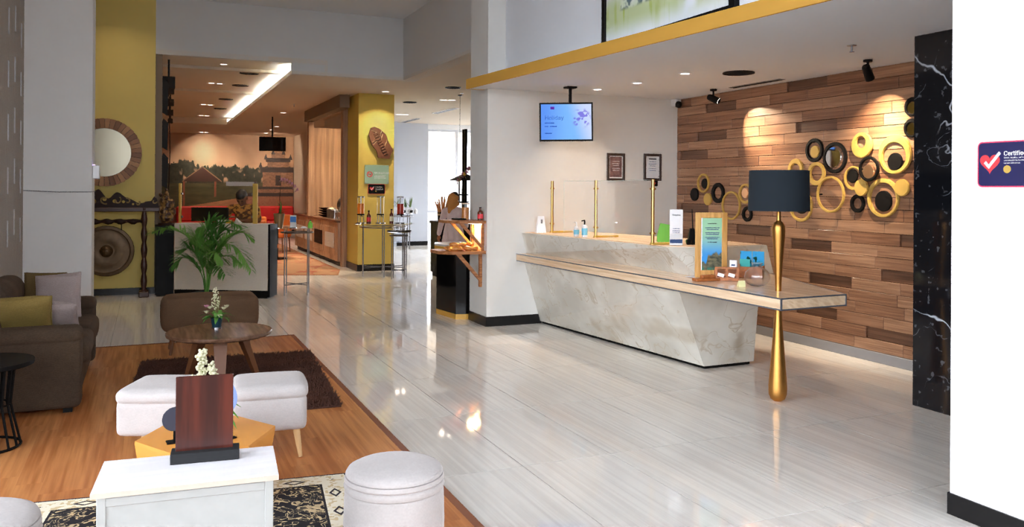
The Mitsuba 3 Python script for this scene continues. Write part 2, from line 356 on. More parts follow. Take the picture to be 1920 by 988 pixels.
# restaurant walls
struct('wall_restaurant_left', box(0.0, 0.15, 14.3, 31, 0, ZTRAY), 'm_grey_brown')
struct('wall_restaurant_end', box(-0.5, 6.0, 31.0, 31.2, 0, ZTRAY), 'm_ceiling_warm')
struct('wall_alcove', join([box(4.6, 6.7, -1.5, -1.4, 0, ZSOF + 0.1), box(6.6, 6.7, -1.4, 3.3, 0, ZSOF + 0.1)]), 'm_white_wall')
matte('m_far_wall', srgb(206, 210, 218)); struct('wall_far_right', box(4.66, 7.45, 23.0, 23.2, 0, ZLOW), 'm_far_wall'); struct('trim_far_pilaster', box(4.9, 6.42, 22.6, 23.0, 0, ZLOW), 'm_far_wall')
struct('baseboard_far', box(4.66, 7.45, 22.97, 23.0, 0, 0.12), 'm_black_skirt')
struct('wall_window_sill_far', join([box(7.45, 10.5, 23.0, 23.2, 0, 0.95), box(7.45, 10.5, 23.0, 23.2, 3.38, ZLOW)]), 'm_white_bright')
mat('m_frame', srgb(210, 212, 216), 0.4, 0.3)

def window(n, p0, p1, z0, z1, step, depth=0.08):
    """Glazed front between two plan points: frame bars and panes, each pane a sheet."""
    p0, p1 = np.array(p0, float), np.array(p1, float); L = np.linalg.norm(p1 - p0); d = (p1 - p0) / L
    key = tag(f'window_{n}', kind='structure'); used[key] = 0
    M = frame_m([d[0], d[1], 0], [0, 0, 1], [p0[0], p0[1], 0])
    k = max(1, int(round(L / step))); xs = np.linspace(0, L, k + 1)
    for x in xs: add('mullion', put(cbox(x, (z0 + z1) / 2, 0, 0.07, z1 - z0, depth), M), 'm_frame', parent=key)
    for z in (z0 + 0.03, z1 - 0.03): add('rail', put(cbox(L / 2, z, 0, L, 0.06, depth), M), 'm_frame', parent=key)
    for a, b in zip(xs[:-1], xs[1:]):
        q = mesh([[a, z0, 0], [b, z0, 0], [b, z1, 0], [a, z1, 0]], [[0, 1, 2], [0, 2, 3]])
        add('pane', put(q, M), 'm_pane', parent=key)
window(1, (-4.6, 5.6), (-4.6, -4.6), 0.0, ZHIGH, 1.7)
window(2, (-4.6, -4.6), (3.774, -4.6), 1.9, ZHIGH, 1.4)
struct('wall_rear', box(-4.6, 4.7, -4.7, -4.5, 0, 1.9), 'm_white_wall'); struct('wall_rear_side', box(3.774, 3.9, -4.5, -3.2, 0, ZHIGH), 'm_white_wall')
window(3, (10.2, 23.0), (10.2, 17.4), 0.9, 3.0, 1.4)
struct('wall_far_side', join([box(10.15, 10.3, 9.7, 17.4, 0, ZLOW), box(10.15, 10.3, 17.4, 23.1, 0, 0.9), box(10.15, 10.3, 17.4, 23.1, 3.0, ZLOW)]), 'm_far_wall')
window(4, (7.45, 23.1), (10.2, 23.1), 0.95, 3.38, 0.92)
struct('wall_kitchen', box(6.7, 10.3, 9.6, 9.75, 0, ZLOW), 'm_white_wall')
struct('wall_plenum', box(4.15, 4.3, 9.1, 9.8, ZSOF, ZHIGH), 'm_upper_wall')

# ------------------------------------------------------------------ lamps
WARM = (1.0, 0.81, 0.62)
scene['m_lens'] = {'type': 'diffuse', 'reflectance': rgb(0.6)}
scene['m_screen'] = {'type': 'diffuse', 'reflectance': rgb(0.03)}
def glow(m, power, col=WARM, weight=0.004):
    return {**ply(m, 'm_lens'), 'emitter': {'type': 'area', 'sampling_weight': float(weight), 'radiance': rgb(*[c * power for c in col])}}

def disc(r, n=16):
    a = np.arange(n) * 2 * np.pi / n
    return mesh(np.vstack([np.stack([r * np.cos(a), r * np.sin(a), 0 * a], 1), [[0, 0, 0]]]), [[(i + 1) % n, i, n] for i in range(n)])

def ring_m(r0, r1, h, n=24):
    return lathe([(r0, 0), (r1, 0), (r1, h), (r0, h), (r0, 0)], n)

def downlight(x, y, z, label, group=None, power=30.0, r=0.045, double=False, ang=0.0):
    k = thing('ceiling_downlight', label, 'downlight', group)
    if double:
        add('frame', rotz(move(join([box(-0.17, 0.17, -0.085, -0.07, -0.006, 0), box(-0.17, 0.17, 0.07, 0.085, -0.006, 0), box(-0.17, -0.155, -0.07, 0.07, -0.006, 0), box(0.155, 0.17, -0.07, 0.07, -0.006, 0)]), (0, 0, 0)), ang).apply_translation([x, y, z]), 'm_white_gloss', k)
        offs = [(-0.08 * math.cos(ang), -0.08 * math.sin(ang)), (0.08 * math.cos(ang), 0.08 * math.sin(ang))]
    else:
        add('trim_ring', move(ring_m(r, r + 0.022, 0.008), (x, y, z - 0.008)), 'm_white_gloss', k)
        offs = [(0, 0)]
    for dx, dy in offs:
        scene[fresh(k + '__lens')] = glow(move(disc(r), (x + dx, y + dy, z - 0.003)), power)
    return k

def spot(pos, target, power, angle=32.0, col=WARM, weight=0.6):
    scene[fresh('lamp_beam')] = {'type': 'spot', 'sampling_weight': float(weight), 'to_world': T().look_at(origin=[float(v) for v in pos], target=[float(v) for v in target], up=[0.01, 1, 0.02]),
                                 'intensity': rgb(*[c * power for c in col]), 'cutoff_angle': float(angle), 'beam_width': float(angle) * 0.2}
# ------------------------------------------------------------------ lamps, vents and ceiling fixtures
g = 'reception downlights'
for (x, y, lab, pw) in [(4.91, 8.63, 'recessed downlight in the reception ceiling nearest the television pole', 40), (5.01, 7.91, 'recessed downlight in the reception ceiling, middle of the row of three', 40), (5.04, 7.05, 'recessed downlight in the reception ceiling beside the round black ceiling vent', 40)]:
    downlight(x, y, ZSOF, lab, None, pw)
    spot((x, y, ZSOF - 0.02), (x, y, 0), 5.0, 50)

def black_vent(x, y, z, r, label):
    k = thing('round_ceiling_vent', label, 'ceiling vent')
    add('rim', move(ring_m(r - 0.015, r, 0.012), (x, y, z - 0.012)), 'm_black', k)
    add('grille', join([move(ring_m(rr - 0.006, rr, 0.008, 20), (x, y, z - 0.01)) for rr in np.linspace(r * 0.2, r * 0.85, 5)] + [move(disc(r - 0.01, 24), (x, y, z - 0.002))]), 'm_black_matte', k)
black_vent(5.498, 6.774, ZSOF, 0.16, 'round black vent in the white reception ceiling above the counter')

def sprinkler(x, y, z, label):
    k = thing('fire_sprinkler', label, 'sprinkler')
    add('plate', lathe([(0, 0), (0.036, 0), (0.04, 0.006), (0, 0.006)], 16, (x, y, z - 0.006)), 'm_steel', k, smooth=40)
    add('head', join([rod((x, y, z), (x, y, z - 0.05), 0.008), lathe([(0, 0), (0.02, 0), (0.02, 0.004), (0, 0.004)], 12, (x, y, z - 0.056))]), 'm_metal_edge', k)
sprinkler(5.296, 5.102, ZSOF, 'fire sprinkler in the reception ceiling close to the black marble pier')
sprinkler(5.65, 15.3, ZLOW, 'fire sprinkler in the restaurant ceiling right of the yellow column')
sprinkler(3.0, 19.0, ZLOW, 'fire sprinkler in the restaurant ceiling left of the yellow column')

def track_spot(x, y, z, tgt, label):
    k = thing('ceiling_spotlight', label, 'spotlight')
    d = np.array(tgt) - np.array([x, y, z - 0.12]); d /= np.linalg.norm(d); c = np.array([x, y, z - 0.115])
    add('mount', join([lathe([(0, 0), (0.04, 0), (0.04, 0.02), (0, 0.02)], 16, (x, y, z - 0.02)), rod((x, y, z - 0.01), (x, y, z - 0.085), 0.011)]), 'm_black', k)
    add('head', tube([c - d * 0.075, c - d * 0.06, c + d * 0.075], [0.026, 0.036, 0.042], 18), 'm_black', k, smooth=40)
    scene[fresh(k + '__lens')] = glow(put(disc(0.034), frame_m(np.cross(d, [0.1, 0.2, 1]), np.cross(d, np.cross(d, [0.1, 0.2, 1])), c + d * 0.078)), 60)
    return c + d * 0.09
p_ = track_spot(6.14, 8.02, ZSOF, (6.44, 7.50, 2.45), 'black ceiling spotlight beside the security camera, its bright lens turned along the plank wall')
spot(p_, (6.44, 7.40, 2.15), 18, 32, (1.0, 0.80, 0.56), 1.5)
p_ = track_spot(6.01, 5.60, ZSOF, (6.44, 5.74, 2.2), 'black ceiling spotlight near the black marble pier, aimed at the large gold rings')
spot(p_, (6.44, 5.80, 2.12), 17, 40, (1.0, 0.80, 0.56), 1.5)
k = thing('linear_air_diffuser', 'narrow slot diffuser in the reception ceiling along the plank wall', 'air diffuser')
add('slot', box(6.18, 6.27, 6.95, 7.8, ZSOF - 0.006, ZSOF), 'm_grey_skirt', k)
for xx in (6.20, 6.235): add('vane', box(xx, xx + 0.008, 6.97, 7.78, ZSOF - 0.012, ZSOF - 0.004), 'm_black', k)
k = thing('security_camera', 'white security camera with black dome in the ceiling corner by the plank wall', 'security camera')
add('housing', box(6.33, 6.44, 9.08, 9.18, 2.755, 2.85, 0.012), 'm_white_gloss', k)
add('dome', move(trimesh.creation.icosphere(3, 0.045), (6.385, 9.075, 2.775)), 'm_black_gloss', k, smooth=True)

# high lobby ceiling: downlights in front of the yellow wall
for (x, y, lab) in [(-0.45, 13.1, 'downlight in the high lobby ceiling in front of the yellow wall'), (1.6, 12.2, 'downlight in the high lobby ceiling over the host desk')]:
    downlight(x, y, ZHIGH, lab, None, 24, 0.06); spot((x, y, ZHIGH - 0.03), (x + 0.05, y + (0.5 if x < 0 else 0.0), 0), 2.2, 55)
# restaurant ceiling
for i, (x, y, dbl, lab) in enumerate([(1.15, 14.6, 0, 'single round downlight at the near end of the raised restaurant ceiling'), (1.22, 17.4, 1, 'twin downlight in the raised restaurant ceiling, nearest pair of the row'), (1.34, 22.0, 1, 'twin downlight in the raised restaurant ceiling, middle pair of the row'), (1.47, 25.4, 1, 'twin downlight in the raised restaurant ceiling, farthest pair by the ledge')]):
    downlight(x, y, ZTRAY, lab, None, 22, 0.05, bool(dbl), 0.15)
for (x, y, dbl, lab) in [(1.75, 30.2, 1, 'twin downlight over the left part of the landscape mural'), (3.1, 21.3, 0, 'oblong downlight in the lower restaurant ceiling in front of the hanging black screen'), (3.62, 26.2, 0, 'round downlight just right of the hanging black screen pole'), (3.68, 27.8, 0, 'small round downlight behind the pole of the hanging black screen'), (3.73, 29.6, 0, 'smallest round downlight over the mural temple, left of the screen pole'), (4.22, 15.7, 0, 'round downlight right above the front of the yellow column'), (5.81, 16.6, 1, 'twin downlight between the two round black vents right of the yellow column'), (5.92, 20.4, 1, 'twin downlight in front of the bright far wall right of the yellow column')]:
    downlight(x, y, ZLOW, lab, None, 22, 0.06, bool(dbl), -0.3)
spot((4.22, 15.7, 3.5), (4.18, 16.1, 1.6), 14, 50, (1.0, 0.84, 0.6))
spot((1.75, 30.0, 3.5), (1.85, 31, 2.4), 11, 50); spot((3.9, 29.0, 3.45), (4.0, 31, 1.9), 11, 65)
spot((1.3, 20, 3.68), (1.3, 20, 0), 14, 60); spot((2.9, 19, 3.5), (2.9, 19.2, 0), 14, 60); spot((2.9, 24.5, 3.5), (2.9, 24.5, 0), 13, 60); spot((1.3, 26, 3.6), (1.3, 26, 0), 11, 60)
spot((2.2, 15.2, 3.5), (2.2, 15, 0), 8, 55)
for (x, y, z, r, lab) in [(1.66, 15.55, ZTRAY, 0.17, 'round black vent in the raised restaurant ceiling, nearest of four'), (1.70, 17.5, ZTRAY, 0.16, 'round black vent in the raised restaurant ceiling, second of four'), (1.66, 20.4, ZTRAY, 0.16, 'round black vent in the raised restaurant ceiling, third of four'), (1.72, 22.9, ZTRAY, 0.16, 'round black vent in the raised restaurant ceiling, farthest of four'), (5.22, 17.4, ZLOW, 0.15, 'round black vent in the restaurant ceiling right of the yellow column top'), (5.18, 14.5, ZLOW, 0.15, 'round black vent in the restaurant ceiling beside the end of the gold fascia')]:
    black_vent(x, y, z, r, lab)
for (x, y, lab) in [(6.55, 18.9, 'slatted slot diffuser in the white restaurant ceiling nearest the white column'), (6.62, 22.0, 'slatted slot diffuser in the white restaurant ceiling close to the bright far wall')]:
    k = thing('slot_diffuser', lab, 'air diffuser')
    add('frame', cbox(x, y, ZLOW - 0.006, 0.16, 1.5, 0.012), 'm_white_gloss', k)
    for j in range(3): add('vane', cbox(x - 0.045 + 0.045 * j, y, ZLOW - 0.015, 0.022, 1.42, 0.01), 'm_grey_skirt', k)
# the hidden strip that washes the raised ceiling
k = thing('cove_light', 'bright cove light along the edge of the raised restaurant ceiling', 'cove light')
for y0, y1 in ((14.02, 14.95), (15.25, 18.5), (18.85, 25.6)):
    scene[fresh(k + '__tube')] = glow(box(2.20, 2.25, y0, y1, ZLOW + 0.052, ZLOW + 0.07), 330, (1.0, 0.84, 0.60), 0.6)
for i, (x, y, s) in enumerate([(0.30, 14.5, 0.19), (0.37, 17.0, 0.16), (0.44, 19.6, 0.15), (0.50, 22.3, 0.14), (0.57, 25.2, 0.13)]):
    nm = ['nearest', 'second', 'third', 'fourth', 'farthest'][i]
    k = thing('ceiling_speaker', f'black box speaker under the raised restaurant ceiling by the yellow wall, {nm} of five', 'speaker')
    z1 = ZTRAY - (0.02 if i else 0.16)
    add('cabinet', cbox(x, y, z1 - 0.12 - s / 2, s, s, s, 0.008), 'm_black_matte', k)
    add('bracket', cbox(x, y, (z1 - 0.12 + ZTRAY) / 2, 0.03, 0.03, ZTRAY - z1 + 0.125), 'm_black', k)
k = thing('hanging_screen', 'black television hanging on a pole in front of the landscape mural', 'television')
add('bezel', box(2.69, 3.37, 22.66, 22.72, 2.62, 2.99, 0.01), 'm_black', k); add('screen', box(2.70, 3.36, 22.652, 22.662, 2.635, 2.98), 'm_black_gloss', k)
add('pole', rod((3.03, 22.74, 2.8), (3.03, 22.74, ZLOW), 0.02), 'm_black', k)
k = thing('pendant_wire', 'thin wire hanging from the restaurant ceiling above the orchid', 'wire')
add('cord', rod((5.72, 15.6, ZLOW), (5.72, 15.6, 2.05), 0.004, n=6), 'm_black', k); add('cap', lathe([(0, 0), (0.04, 0), (0.04, 0.02), (0, 0.02)], 12, (5.72, 15.6, ZLOW - 0.02)), 'm_black', k)
# ------------------------------------------------------------------ reception counter
def poly_mesh(pts, faces):
    f = []
    for q in faces:
        for i in range(1, len(q) - 1): f.append([q[0], q[i], q[i + 1]])
    return mesh(pts, f)

C = thing('reception_counter', 'long pale stone reception counter with slanted front, standing under the gold fascia', 'reception counter')
add('lower_body', hull([(4.43, 9.175, 0.03), (4.69, 6.24, 0.03), (5.276, 6.258, 0.03), (5.6, 9.175, 0.03), (4.21, 9.175, 0.777), (4.30, 6.10, 0.777), (5.21, 6.10, 0.777), (5.6, 9.175, 0.777)]), 'm_stone', C)
add('plinth', hull([(4.46, 9.17, 0), (4.72, 6.27, 0), (5.25, 6.285, 0), (5.55, 9.17, 0), (4.46, 9.17, 0.035), (4.72, 6.27, 0.035), (5.25, 6.285, 0.035), (5.55, 9.17, 0.035)]), 'm_black', C)
ub = [(4.24, 9.175, .866), (4.58, 7.2, .866), (4.55, 6.13, .866), (5.44, 6.18, .866), (5.5, 6.9, .866), (5.05, 9.175, .866)]
ut = [(4.18, 9.175, 1.118), (4.42, 6.46, 1.118), (4.71, 6.285, 1.118), (5.54, 6.39, 1.118), (5.56, 6.9, 1.118), (5.05, 9.175, 1.118)]
add('upper_body', poly_mesh(ub + ut, [(0, 1, 7, 6), (1, 2, 7), (2, 8, 7), (2, 3, 9, 8), (3, 4, 10, 9), (4, 5, 11, 10), (5, 0, 6, 11), (6, 7, 8, 9, 10, 11), (5, 4, 3, 2, 1, 0)]), 'm_stone', C)
add('ledge_top', prism([(4.22, 9.17), (4.46, 6.52), (4.72, 6.33), (5.50, 6.43), (5.52, 6.88), (5.03, 9.17)], 1.116, 1.124), 'm_oak', C, label='warm oak top ledge')
W = add('worktop_core', prism(Polygon([(4.6, 9.16), (4.75, 6.3), (5.2, 6.3), (5.04, 9.16)]), 0.78, 0.862), 'm_table_oak', C); W = fresh(C + '__worktop'); tag(W, 'thick oak tabletop with metal edges jutting out past the stone')
TP = [(4.107, 9.17), (4.22, 4.71), (4.87, 4.736), (5.41, 6.22), (5.5, 6.9), (5.05, 9.17)]
slab = Polygon(TP)
hole = Point(4.53, 5.09).buffer(0.028)
scene[W] = ply(prism(slab.buffer(-0.003).difference(hole), 0.777, 0.8655), 'm_table_oak')
edge = [np.array(p) for p in TP[:4]]
def strip(a, b, z0, z1, t=0.004):
    d = np.r_[b - a, 0]; L = np.linalg.norm(d); M = frame_m(d, [0, 0, 1], [a[0], a[1], 0])
    return put(cbox(L / 2, (z0 + z1) / 2, 0, L, z1 - z0, t), M)
add('edge_band', join([strip(a, b, 0.786, 0.857, 0.003) for a, b in zip(edge[:-1], edge[1:])]), 'm_oak', W)
for a, b in zip(edge[:-1], edge[1:]):
    for z0, z1 in ((0.776, 0.785), (0.858, 0.867)): add('metal_trim', strip(a, b, z0, z1, 0.008), 'm_metal_edge', W)
for a in edge[1:3]: add('corner_trim', cbox(a[0], a[1], 0.8215, 0.01, 0.01, 0.091), 'm_metal_edge', W)

# glass screen on the counter
mat('m_glass_edge', srgb(206, 222, 214), 0.2)
S = thing('glass_screen', 'clear glass screen between three brass posts on the stone counter', 'screen')
posts = [(4.476, 8.952), (4.497, 7.922), (4.42, 6.69)]
for i, (x, y) in enumerate(posts):
    p = add('post', join([rod((x, y, 1.125), (x, y, 1.75), 0.017, n=16), lathe([(0, 0), (0.03, 0), (0.03, 0.006), (0, 0.006)], 16, (x, y, 1.125))]), 'm_brass', S, smooth=40)
    for z in (1.235, 1.66):
        add('clamp', join([rod((x, y - 0.05, z), (x, y + 0.05, z), 0.007), lathe([(0.018, -0.01), (0.024, -0.01), (0.024, 0.01), (0.018, 0.01)], 14, (x, y, z))]), 'm_brass', p, smooth=40)
    add('foot', box(x - 0.02, x + 0.28, y - 0.02, y + 0.02, 1.125, 1.146, 0.004), 'm_gold_satin', S)
for (a, b) in ((posts[0], posts[1]), (posts[1], posts[2])):
    a, b = np.array(a), np.array(b); d = (b - a) / np.linalg.norm(b - a); a2, b2 = a + d * 0.12 if a[1] > 8.5 else a + d * 0.03, b - d * 0.03
    a3, b3 = (a + d * 0.30 if a[1] > 8.5 else a - d * -0.02), b - d * 0.02
    q = mesh([[a3[0], a3[1], 1.15], [b3[0], b3[1], 1.15], [b3[0], b3[1], 1.745], [a3[0], a3[1], 1.745]], [[0, 1, 2], [0, 2, 3]])
    add('pane', q, 'm_pane', S)
    for i0, i1 in ((3, 2), (0, 3), (1, 2)): add('pane_edge', rod(q.vertices[i0], q.vertices[i1], 0.0022, n=6), 'm_glass_edge', S)

def text(key, s, h, M, matn, bold=False, depth=0.0012, center=False, name='lettering', xy=(0, 0)):
    m = meshkit.text_mesh(s, h, depth, bold)
    if center: m.apply_translation([-(m.bounds[0][0] + m.bounds[1][0]) / 2, 0, 0])
    m.apply_translation([xy[0], xy[1], 0])
    return add(name, put(m, M), matn, key)

def face(origin, toward_left_deg=0.0):
    """Frame at origin whose local x runs to the right for a reader in the lobby, y up, z to the reader."""
    a = -YAW + math.radians(toward_left_deg)
    return frame_m([math.cos(a), math.sin(a), 0], [0, 0, 1], origin)

matte('m_ink', srgb(40, 42, 50)); matte('m_ink_blue', srgb(70, 90, 130)); matte('m_green_paper', srgb(120, 196, 92)); mat('m_sanit', srgb(120, 190, 214), 0.15, spec_trans=0.0); matte('m_cream', srgb(236, 230, 200)); matte('m_note', srgb(236, 232, 176))
k = thing('tent_card', 'white folded tent card at the left end of the stone counter by the wall', 'tent card')
M = face((4.36, 9.03, 1.124), 10)
add('card', put(poly_mesh([(-.06, 0, .05), (.06, 0, .05), (.045, .20, 0), (-.035, .20, 0), (-.06, 0, -.05), (.06, 0, -.05)], [(0, 1, 2, 3), (1, 5, 2), (5, 4, 3, 2), (4, 0, 3)]), M), 'm_paper', k)
add('emblem', put(cbox(0.01, 0.135, 0.02, 0.022, 0.05, 0.006, 0.002), M), 'm_grey_skirt', k)
for i, (x, y, h, lab) in enumerate([(4.45, 8.12, 0.115, 'small clear sanitizer bottle with blue label, left one on the counter'), (4.44, 7.93, 0.14, 'taller pump sanitizer bottle with blue label, by the middle brass post')]):
    k = thing('sanitizer_bottle', lab, 'bottle'); x += 0.0; x -= 0.13
    x, y = (4.385, 8.16) if i == 0 else (4.40, 8.00)
    add('body', lathe([(0, 0), (0.03, 0), (0.032, 0.01), (0.032, h - 0.02), (0.014, h), (0, h)], 20, (x, y, 1.124)), 'm_white_gloss', k, smooth=40)
    add('label', lathe([(0.0325, 0.025), (0.0325, h - 0.04)], 20, (x, y, 1.124)), 'm_sanit', k, smooth=True)
    add('pump', join([rod((x, y, 1.124 + h), (x, y, 1.124 + h + 0.05), 0.008), rod((x, y, 1.17 + h), (x - 0.04, y - 0.01, 1.165 + h), 0.006)]), 'm_white_gloss' if i == 0 else 'm_black', k)
k = thing('roll_up_card_stand', 'slim white standing info card with a blue foot, left of the black radio', 'sign stand')
M = face((4.64, 6.62, 1.124), 0)
add('panel', put(cbox(0, 0.17, 0, 0.125, 0.34, 0.008), M), 'm_paper', k)
add('foot_band', put(cbox(0, 0.035, 0.001, 0.118, 0.036, 0.008), M), 'm_ink_blue', k); add('lower_band', put(cbox(0, 0.08, 0.001, 0.118, 0.05, 0.008), M), 'm_upper_wall', k)
text(k, 'Welcome', 0.013, put_ := M @ trimesh.transformations.translation_matrix([0, 0.28, 0.0045]), 'm_ink', True, center=True)
for zz in (0.155, 0.135, 0.118): add('text_line', put(cbox(0, zz, 0.0045, 0.07, 0.005, 0.001), M), 'm_ink_blue', k)
k = thing('two_way_radio', 'black handheld radio with long antenna standing on the stone counter', 'two-way radio')
M = face((4.83, 6.63, 1.124), 0)
add('body', put(hull([(sx * a, y, sz * b) for sx in (-1, 1) for sz in (-1, 1) for (a, b, y) in ((0.042, 0.035, 0), (0.03, 0.022, 0.10), (0.02, 0.016, 0.155))]), M), 'm_black', k)
add('antenna', put(rod((0.008, 0.15, 0), (0.0, 0.34, 0), 0.006, 0.004), M), 'm_black', k); add('charger', put(cbox(-0.035, 0.025, 0.02, 0.05, 0.05, 0.06, 0.008), M), 'm_black_gloss', k)
k = thing('green_pouch', 'bright green paper pouch standing on the counter behind the brass post', 'pouch')
M = face((4.80, 7.05, 1.124), 5)
add('pouch', put(hull([(-.07, 0, .03), (.075, 0, .03), (.07, .17, 0), (-.045, .19, 0), (-.08, .06, 0), (-.07, 0, -.03), (.075, 0, -.03)]), M), 'm_green_paper', k)

# things on the oak worktop
def poster_fn(p, n, uv):
    t = dr.clip((p.z - 0.93) / 0.38, 0, 1)
    c = mix(srgb(72, 158, 228), srgb(168, 214, 176), smoothstep(0.3, 0.95, t))
    sky_b = fbm(p.y * 60 + p.x * 60, p.z * 60, 0.0, 3)
    q = (p.y * -0.4027 + p.x * 0.9153)
    low = smoothstep(0.36, 0.30, t + 0.28 * (noise(q * 42.0) - 0.4))
    c = mix(c, mix(srgb(44, 60, 58), srgb(150, 140, 110), sky_b), low)
    return mix(c, srgb(60, 130, 110), 0.8 * smoothstep(0.12, 0.05, t) * smoothstep(0.4, 0.6, noise(q * 30)))
matte('m_poster', proc(poster_fn))
k = thing('poster_frame', 'pine framed poster with blue sky picture standing on the oak worktop', 'picture frame')
M = face((4.60, 6.03, 0.868), 4) @ trimesh.transformations.rotation_matrix(-0.10, [1, 0, 0])
fw, fh, fb = 0.29, 0.585, 0.05
sh = np.eye(4); sh[0, 1] = 0.035
Mf = M @ sh
for (x, y, w, h) in ((-fw / 2 + fb / 2, fh / 2, fb, fh), (fw / 2 - fb / 2, fh / 2, fb, fh), (0, fb / 2 + 0.01, fw - 2 * fb, fb + 0.02), (0, fh - fb / 2, fw - 2 * fb, fb)): add('rail', put(cbox(x, y, 0, w, h, 0.025, 0.004), Mf), 'm_pine', k)
add('print', put(cbox(0, fh / 2, 0, fw - 2 * fb, fh - 2 * fb, 0.012), Mf), 'm_poster', k)
add('margin', put(cbox(-fw / 2 + fb + 0.005, fh / 2, 0.0065, 0.010, fh - 2 * fb, 0.002), Mf), 'm_paper', k)
for y, w in ((0.485, 0.085), (0.447, 0.13), (0.432, 0.11), (0.402, 0.13), (0.388, 0.12), (0.362, 0.13), (0.348, 0.10), (0.318, 0.085)): add('text_line', put(cbox(0.008, y, 0.0065, w, 0.006, 0.001), Mf), 'm_ink_blue' if w > 0.09 else 'm_ink', k)
def broch_fn(p, n, uv):
    q = p.x * 0.9153 - p.y * 0.4027
    return mix(mix(srgb(40, 120, 140), srgb(70, 170, 226), smoothstep(0.95, 1.05, p.z)), srgb(30, 70, 60), smoothstep(0.62, 0.72, fbm(q * 30, p.z * 24, 0.0, 3)))
matte('m_brochure', proc(broch_fn)); matte('m_teal_paper', srgb(86, 190, 186))
B = thing('brochure_box', 'teak box holder with slots beside the pine framed poster', 'brochure holder')
Mb = face((4.62, 5.84, 0.868), -12)
add('tray', put(join([cbox(0, 0.045, -0.06, 0.20, 0.09, 0.012), cbox(-0.095, 0.045, 0, 0.012, 0.09, 0.12), cbox(0.095, 0.055, 0, 0.012, 0.11, 0.12), cbox(0, 0.006, 0, 0.2, 0.012, 0.13)]), Mb), 'm_teak', B)
for x in (-0.09, 0, 0.09): add('upright', put(cbox(x, 0.06, 0.06, 0.022, 0.12, 0.014), Mb), 'm_teak', B)
for y in (0.02, 0.055, 0.112): add('cross_bar', put(cbox(0, y, 0.06, 0.2, 0.022 if y < 0.1 else 0.014, 0.012), Mb), 'm_teak', B)
Bb = thing('wooden_leaflet_rack', 'low teak rack holding blue leaflets, left of the glass bowl', 'leaflet rack')
Mc = face((4.97, 5.93, 0.868), -25)
add('side', put(cbox(-0.10, 0.06, 0, 0.012, 0.12, 0.12), Mc), 'm_teak', Bb); add('side', put(cbox(0.10, 0.055, 0, 0.012, 0.11, 0.12), Mc), 'm_teak', Bb)
add('panel', put(join([cbox(0, 0.05, 0.055, 0.2, 0.10, 0.01), cbox(0, 0.007, 0, 0.2, 0.014, 0.12)]), Mc), 'm_teak', Bb)
for i, (dx, nm, mt) in enumerate([(-0.05, 'blue leaflet with lake picture in the teak rack, left one', 'm_brochure'), (0.055, 'blue leaflet with lake picture in the teak rack, right one', 'm_brochure')]):
    k = thing('leaflet', nm, 'leaflet'); add('sheet', put(cbox(dx, 0.135, -0.01 - 0.012 * i, 0.102, 0.20, 0.004), Mc), mt, k)
k = thing('leaflet', 'teal leaflet standing in front of the blue leaflets', 'leaflet'); add('sheet', put(cbox(-0.055, 0.11, 0.02, 0.09, 0.11, 0.004), Mc), 'm_teal_paper', k)
k = thing('name_card', 'small white card with a blue mark standing in the teak box', 'card'); Mn = Mb @ trimesh.transformations.translation_matrix([0.055, 0.12, 0.03]); add('card', put(cbox(0, 0.02, 0, 0.06, 0.075, 0.003), Mn), 'm_paper', k); add('mark', put(cbox(0.0, 0.015, 0.002, 0.03, 0.012, 0.002), Mn), 'm_ink_blue', k)
for i, x in enumerate((-0.05, 0.04)):
    k = thing('visiting_card', ['white visiting card leaning in the left slot of the teak box', 'white visiting card leaning in the right slot of the teak box'][i], 'card')
    add('card', put(rot(cbox(x, 0.05, 0.07, 0.055, 0.03, 0.002), -0.25, [0, 0, 1], (x, 0.05, 0.07)), Mb), 'm_paper', k)
k = thing('wooden_stand_block', 'low stepped teak pen block lying at the front edge of the oak worktop', 'wooden block')
Md = face((4.42, 5.86, 0.868), 20)
add('base', put(cbox(0, 0.012, 0, 0.24, 0.024, 0.075, 0.004), Md), 'm_teak', k); add('step', put(cbox(0.03, 0.036, -0.01, 0.14, 0.026, 0.05, 0.004), Md), 'm_teak', k)
k = thing('paper_sheets', 'loose printed sheets lying on the oak worktop against the stone upstand', 'papers'); add('sheet', rotz(cbox(4.52, 6.02, 0.8685, 0.10, 0.2, 0.003), -0.2, (4.52, 6.02, 0)), 'm_paper', k); add('sheet', rotz(cbox(4.50, 6.10, 0.8712, 0.10, 0.2, 0.002), 0.15, (4.5, 6.1, 0)), 'm_upper_wall', k)
k = thing('sticky_note', 'small pale yellow folded note on the oak worktop in front of the glass bowl', 'note'); Me = face((4.42, 5.40, 0.867), 12)
add('note', put(poly_mesh([(-.03, 0, .02), (.03, 0, .02), (.035, .05, 0), (-.025, .05, 0), (-.03, 0, -.02), (.03, 0, -.02)], [(0, 1, 2, 3), (5, 4, 3, 2)]), Me), 'm_note', k)
k = thing('glass_bowl_vase', 'round clear glass vase with narrow neck standing on the oak worktop', 'vase')
out_ = [(0, 0.0), (0.05, 0.0), (0.085, 0.02), (0.105, 0.065), (0.096, 0.11), (0.065, 0.14), (0.034, 0.155), (0.03, 0.17), (0.046, 0.186)]
inn_ = [(0.043, 0.186), (0.027, 0.17), (0.031, 0.153), (0.062, 0.136), (0.092, 0.108), (0.101, 0.065), (0.081, 0.023), (0.048, 0.006), (0, 0.006)]
add('glass', lathe(out_ + [(0.0445, 0.186), (0.0285, 0.17), (0.0325, 0.1545), (0.0635, 0.139), (0.0945, 0.1092), (0.1034, 0.065), (0.0835, 0.0212), (0.0495, 0.002), (0, 0.002)], 48, (4.60, 5.42, 0.8665)), 'm_glass', k, smooth=40); add('rim', tube([(4.60 + 0.046 * math.cos(a), 5.42 + 0.046 * math.sin(a), 1.0525) for a in np.linspace(0, 2 * math.pi, 29)], 0.002, 6), 'm_glass_edge', k)

